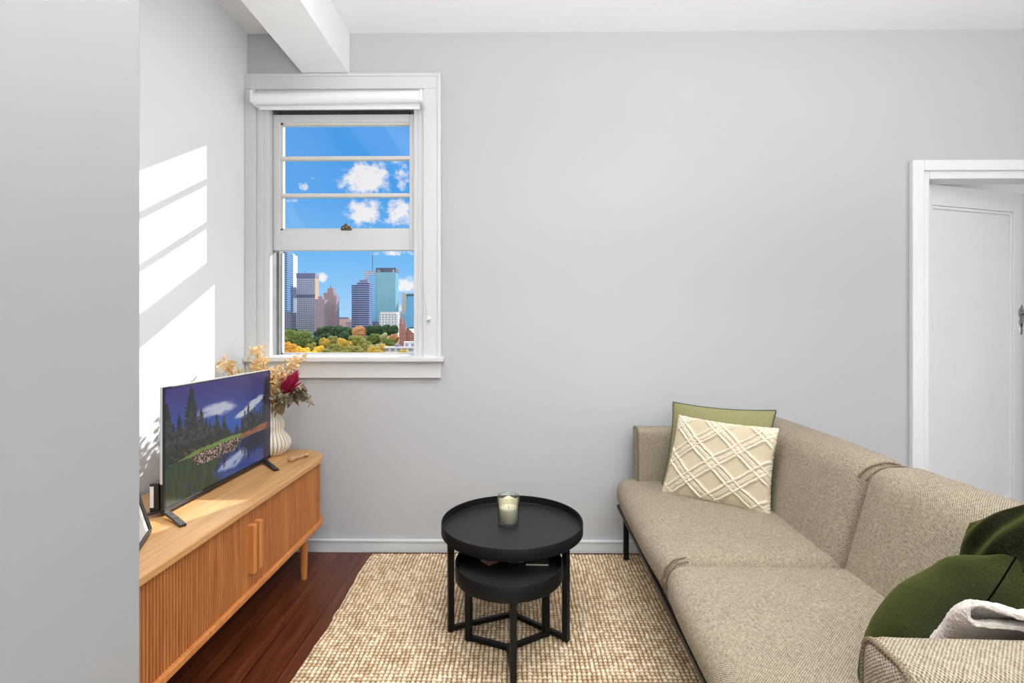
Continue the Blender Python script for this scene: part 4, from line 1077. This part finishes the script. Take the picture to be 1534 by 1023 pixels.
for px, py, rx, ry, a in ((548, 268, 38, 28, 1.15), (545, 318, 30, 22, 1.0), (602, 265, 16, 26, .62), (600, 318, 24, 22, .95), (452, 281, 11, 11, .62), (440, 298, 10, 6, .45), (480, 414, 12, 9, .85), (612, 425, 26, 12, .95), (590, 379, 40, 5, .7), (505, 258, 8, 8, .35), (562, 224, 6, 10, .30), (610, 460, 30, 22, .6), (528, 428, 14, 4, .35), (520, 275, 26, 14, .55), (572, 330, 22, 10, .6), (470, 265, 16, 5, .34), (430, 300, 14, 4, .33), (588, 240, 14, 8, .5)):
    ax, ey = PX(px, py); b1 = blob(ax, ey, rx/750, ry/750, a)
    bl_ = b1 if bl_ is None else t.math('MAXIMUM', bl_, b1)
cvec = t.n('ShaderNodeCombineXYZ', ins={0: az, 1: el, 2: 0.}).outputs[0]
nz = t.noise(46, cvec, 8, .66)
cl = t.math('MULTIPLY_ADD', t.math('SUBTRACT', nz, .5), t.math('MULTIPLY', t.math('MINIMUM', t.math('MULTIPLY', bl_, 2.2), 1.), 2.2), bl_)
cm = t.ramp(cl, [(.34, (0, 0, 0, 1)), (.80, (1, 1, 1, 1))])
# unseen sky behind and overhead, brightened as fill for the city facades
zb = t.math('MULTIPLY', t.math('LESS_THAN', s.outputs[1], .25), t.math('GREATER_THAN', z, 0.))
bgc = t.mix(cm, skyc, lin(244, 244, 248))
bgc = t.mix(zb, bgc, (1.5, 1.5, 1.5, 1))
bg = t.n('ShaderNodeBackground', ins={0: bgc, 1: 1.0}).outputs[0]
t.n('ShaderNodeOutputWorld', ins={0: bg})

# ------------------------------------------------------------------ lights
def area(name, loc, target, size, power, color=(1, 1, 1), spread=180):
    l = bpy.data.lights.new(name, 'AREA'); l.shape = 'RECTANGLE'; l.size, l.size_y = size; l.energy = power; l.color = color; l.spread = math.radians(spread)
    o = bpy.data.objects.new(name, l); C.objects.link(o); o.location = loc
    o.rotation_euler = (Vector(target)-Vector(loc)).to_track_quat('-Z', 'Y').to_euler(); return o
sun = bpy.data.lights.new('sun', 'SUN'); sun.energy = 7.5; sun.angle = .009; sun.color = (1, .965, .90)
so_ = bpy.data.objects.new('sun', sun); C.objects.link(so_); so_.location = (20, 45, 28)
so_.rotation_euler = Vector((-.44, -1, -.605)).to_track_quat('-Z', 'Y').to_euler()
W_ = (.95, .978, 1)
area('rear_fill_light', (1.2, -2.45, 1.55), (.6, 2.7, 1.2), (3.2, 1.9), 20, W_)  # unseen fill lamp behind the camera; the rear wall has no window
area('upward_fill_light', (.7, -.8, 1.1), (.65, -.6, 2.8), (2.4, 1.4), 166, W_, 150)  # unseen upward lamp added to brighten the ceiling
area('overhead_fill_light', (.0, 1.5, 2.79), (.0, 1.5, 0), (2.0, 1.3), 19, W_, 108)  # overhead fill added for rug, tables and sofa; no fixture there
area('side_fill_light', (3.35, .7, 1.3), (-1.47, 1.9, 1.2), (1.6, 1.6), 29, W_)  # fill added from the right for the left wall; no window there
area('corridor_fill_light', (2.8, 3.7, 2.66), (2.8, 3.7, 0), (1.0, .8), 14, W_)  # unseen lamp added to brighten the space behind the door

sc = bpy.context.scene
sc.view_settings.view_transform = 'Standard'; sc.view_settings.look = 'None'
sc.view_settings.exposure = 0; sc.view_settings.gamma = 1
sc.cycles.use_denoising = True
sc.cycles.max_bounces = 10; sc.cycles.transparent_max_bounces = 16
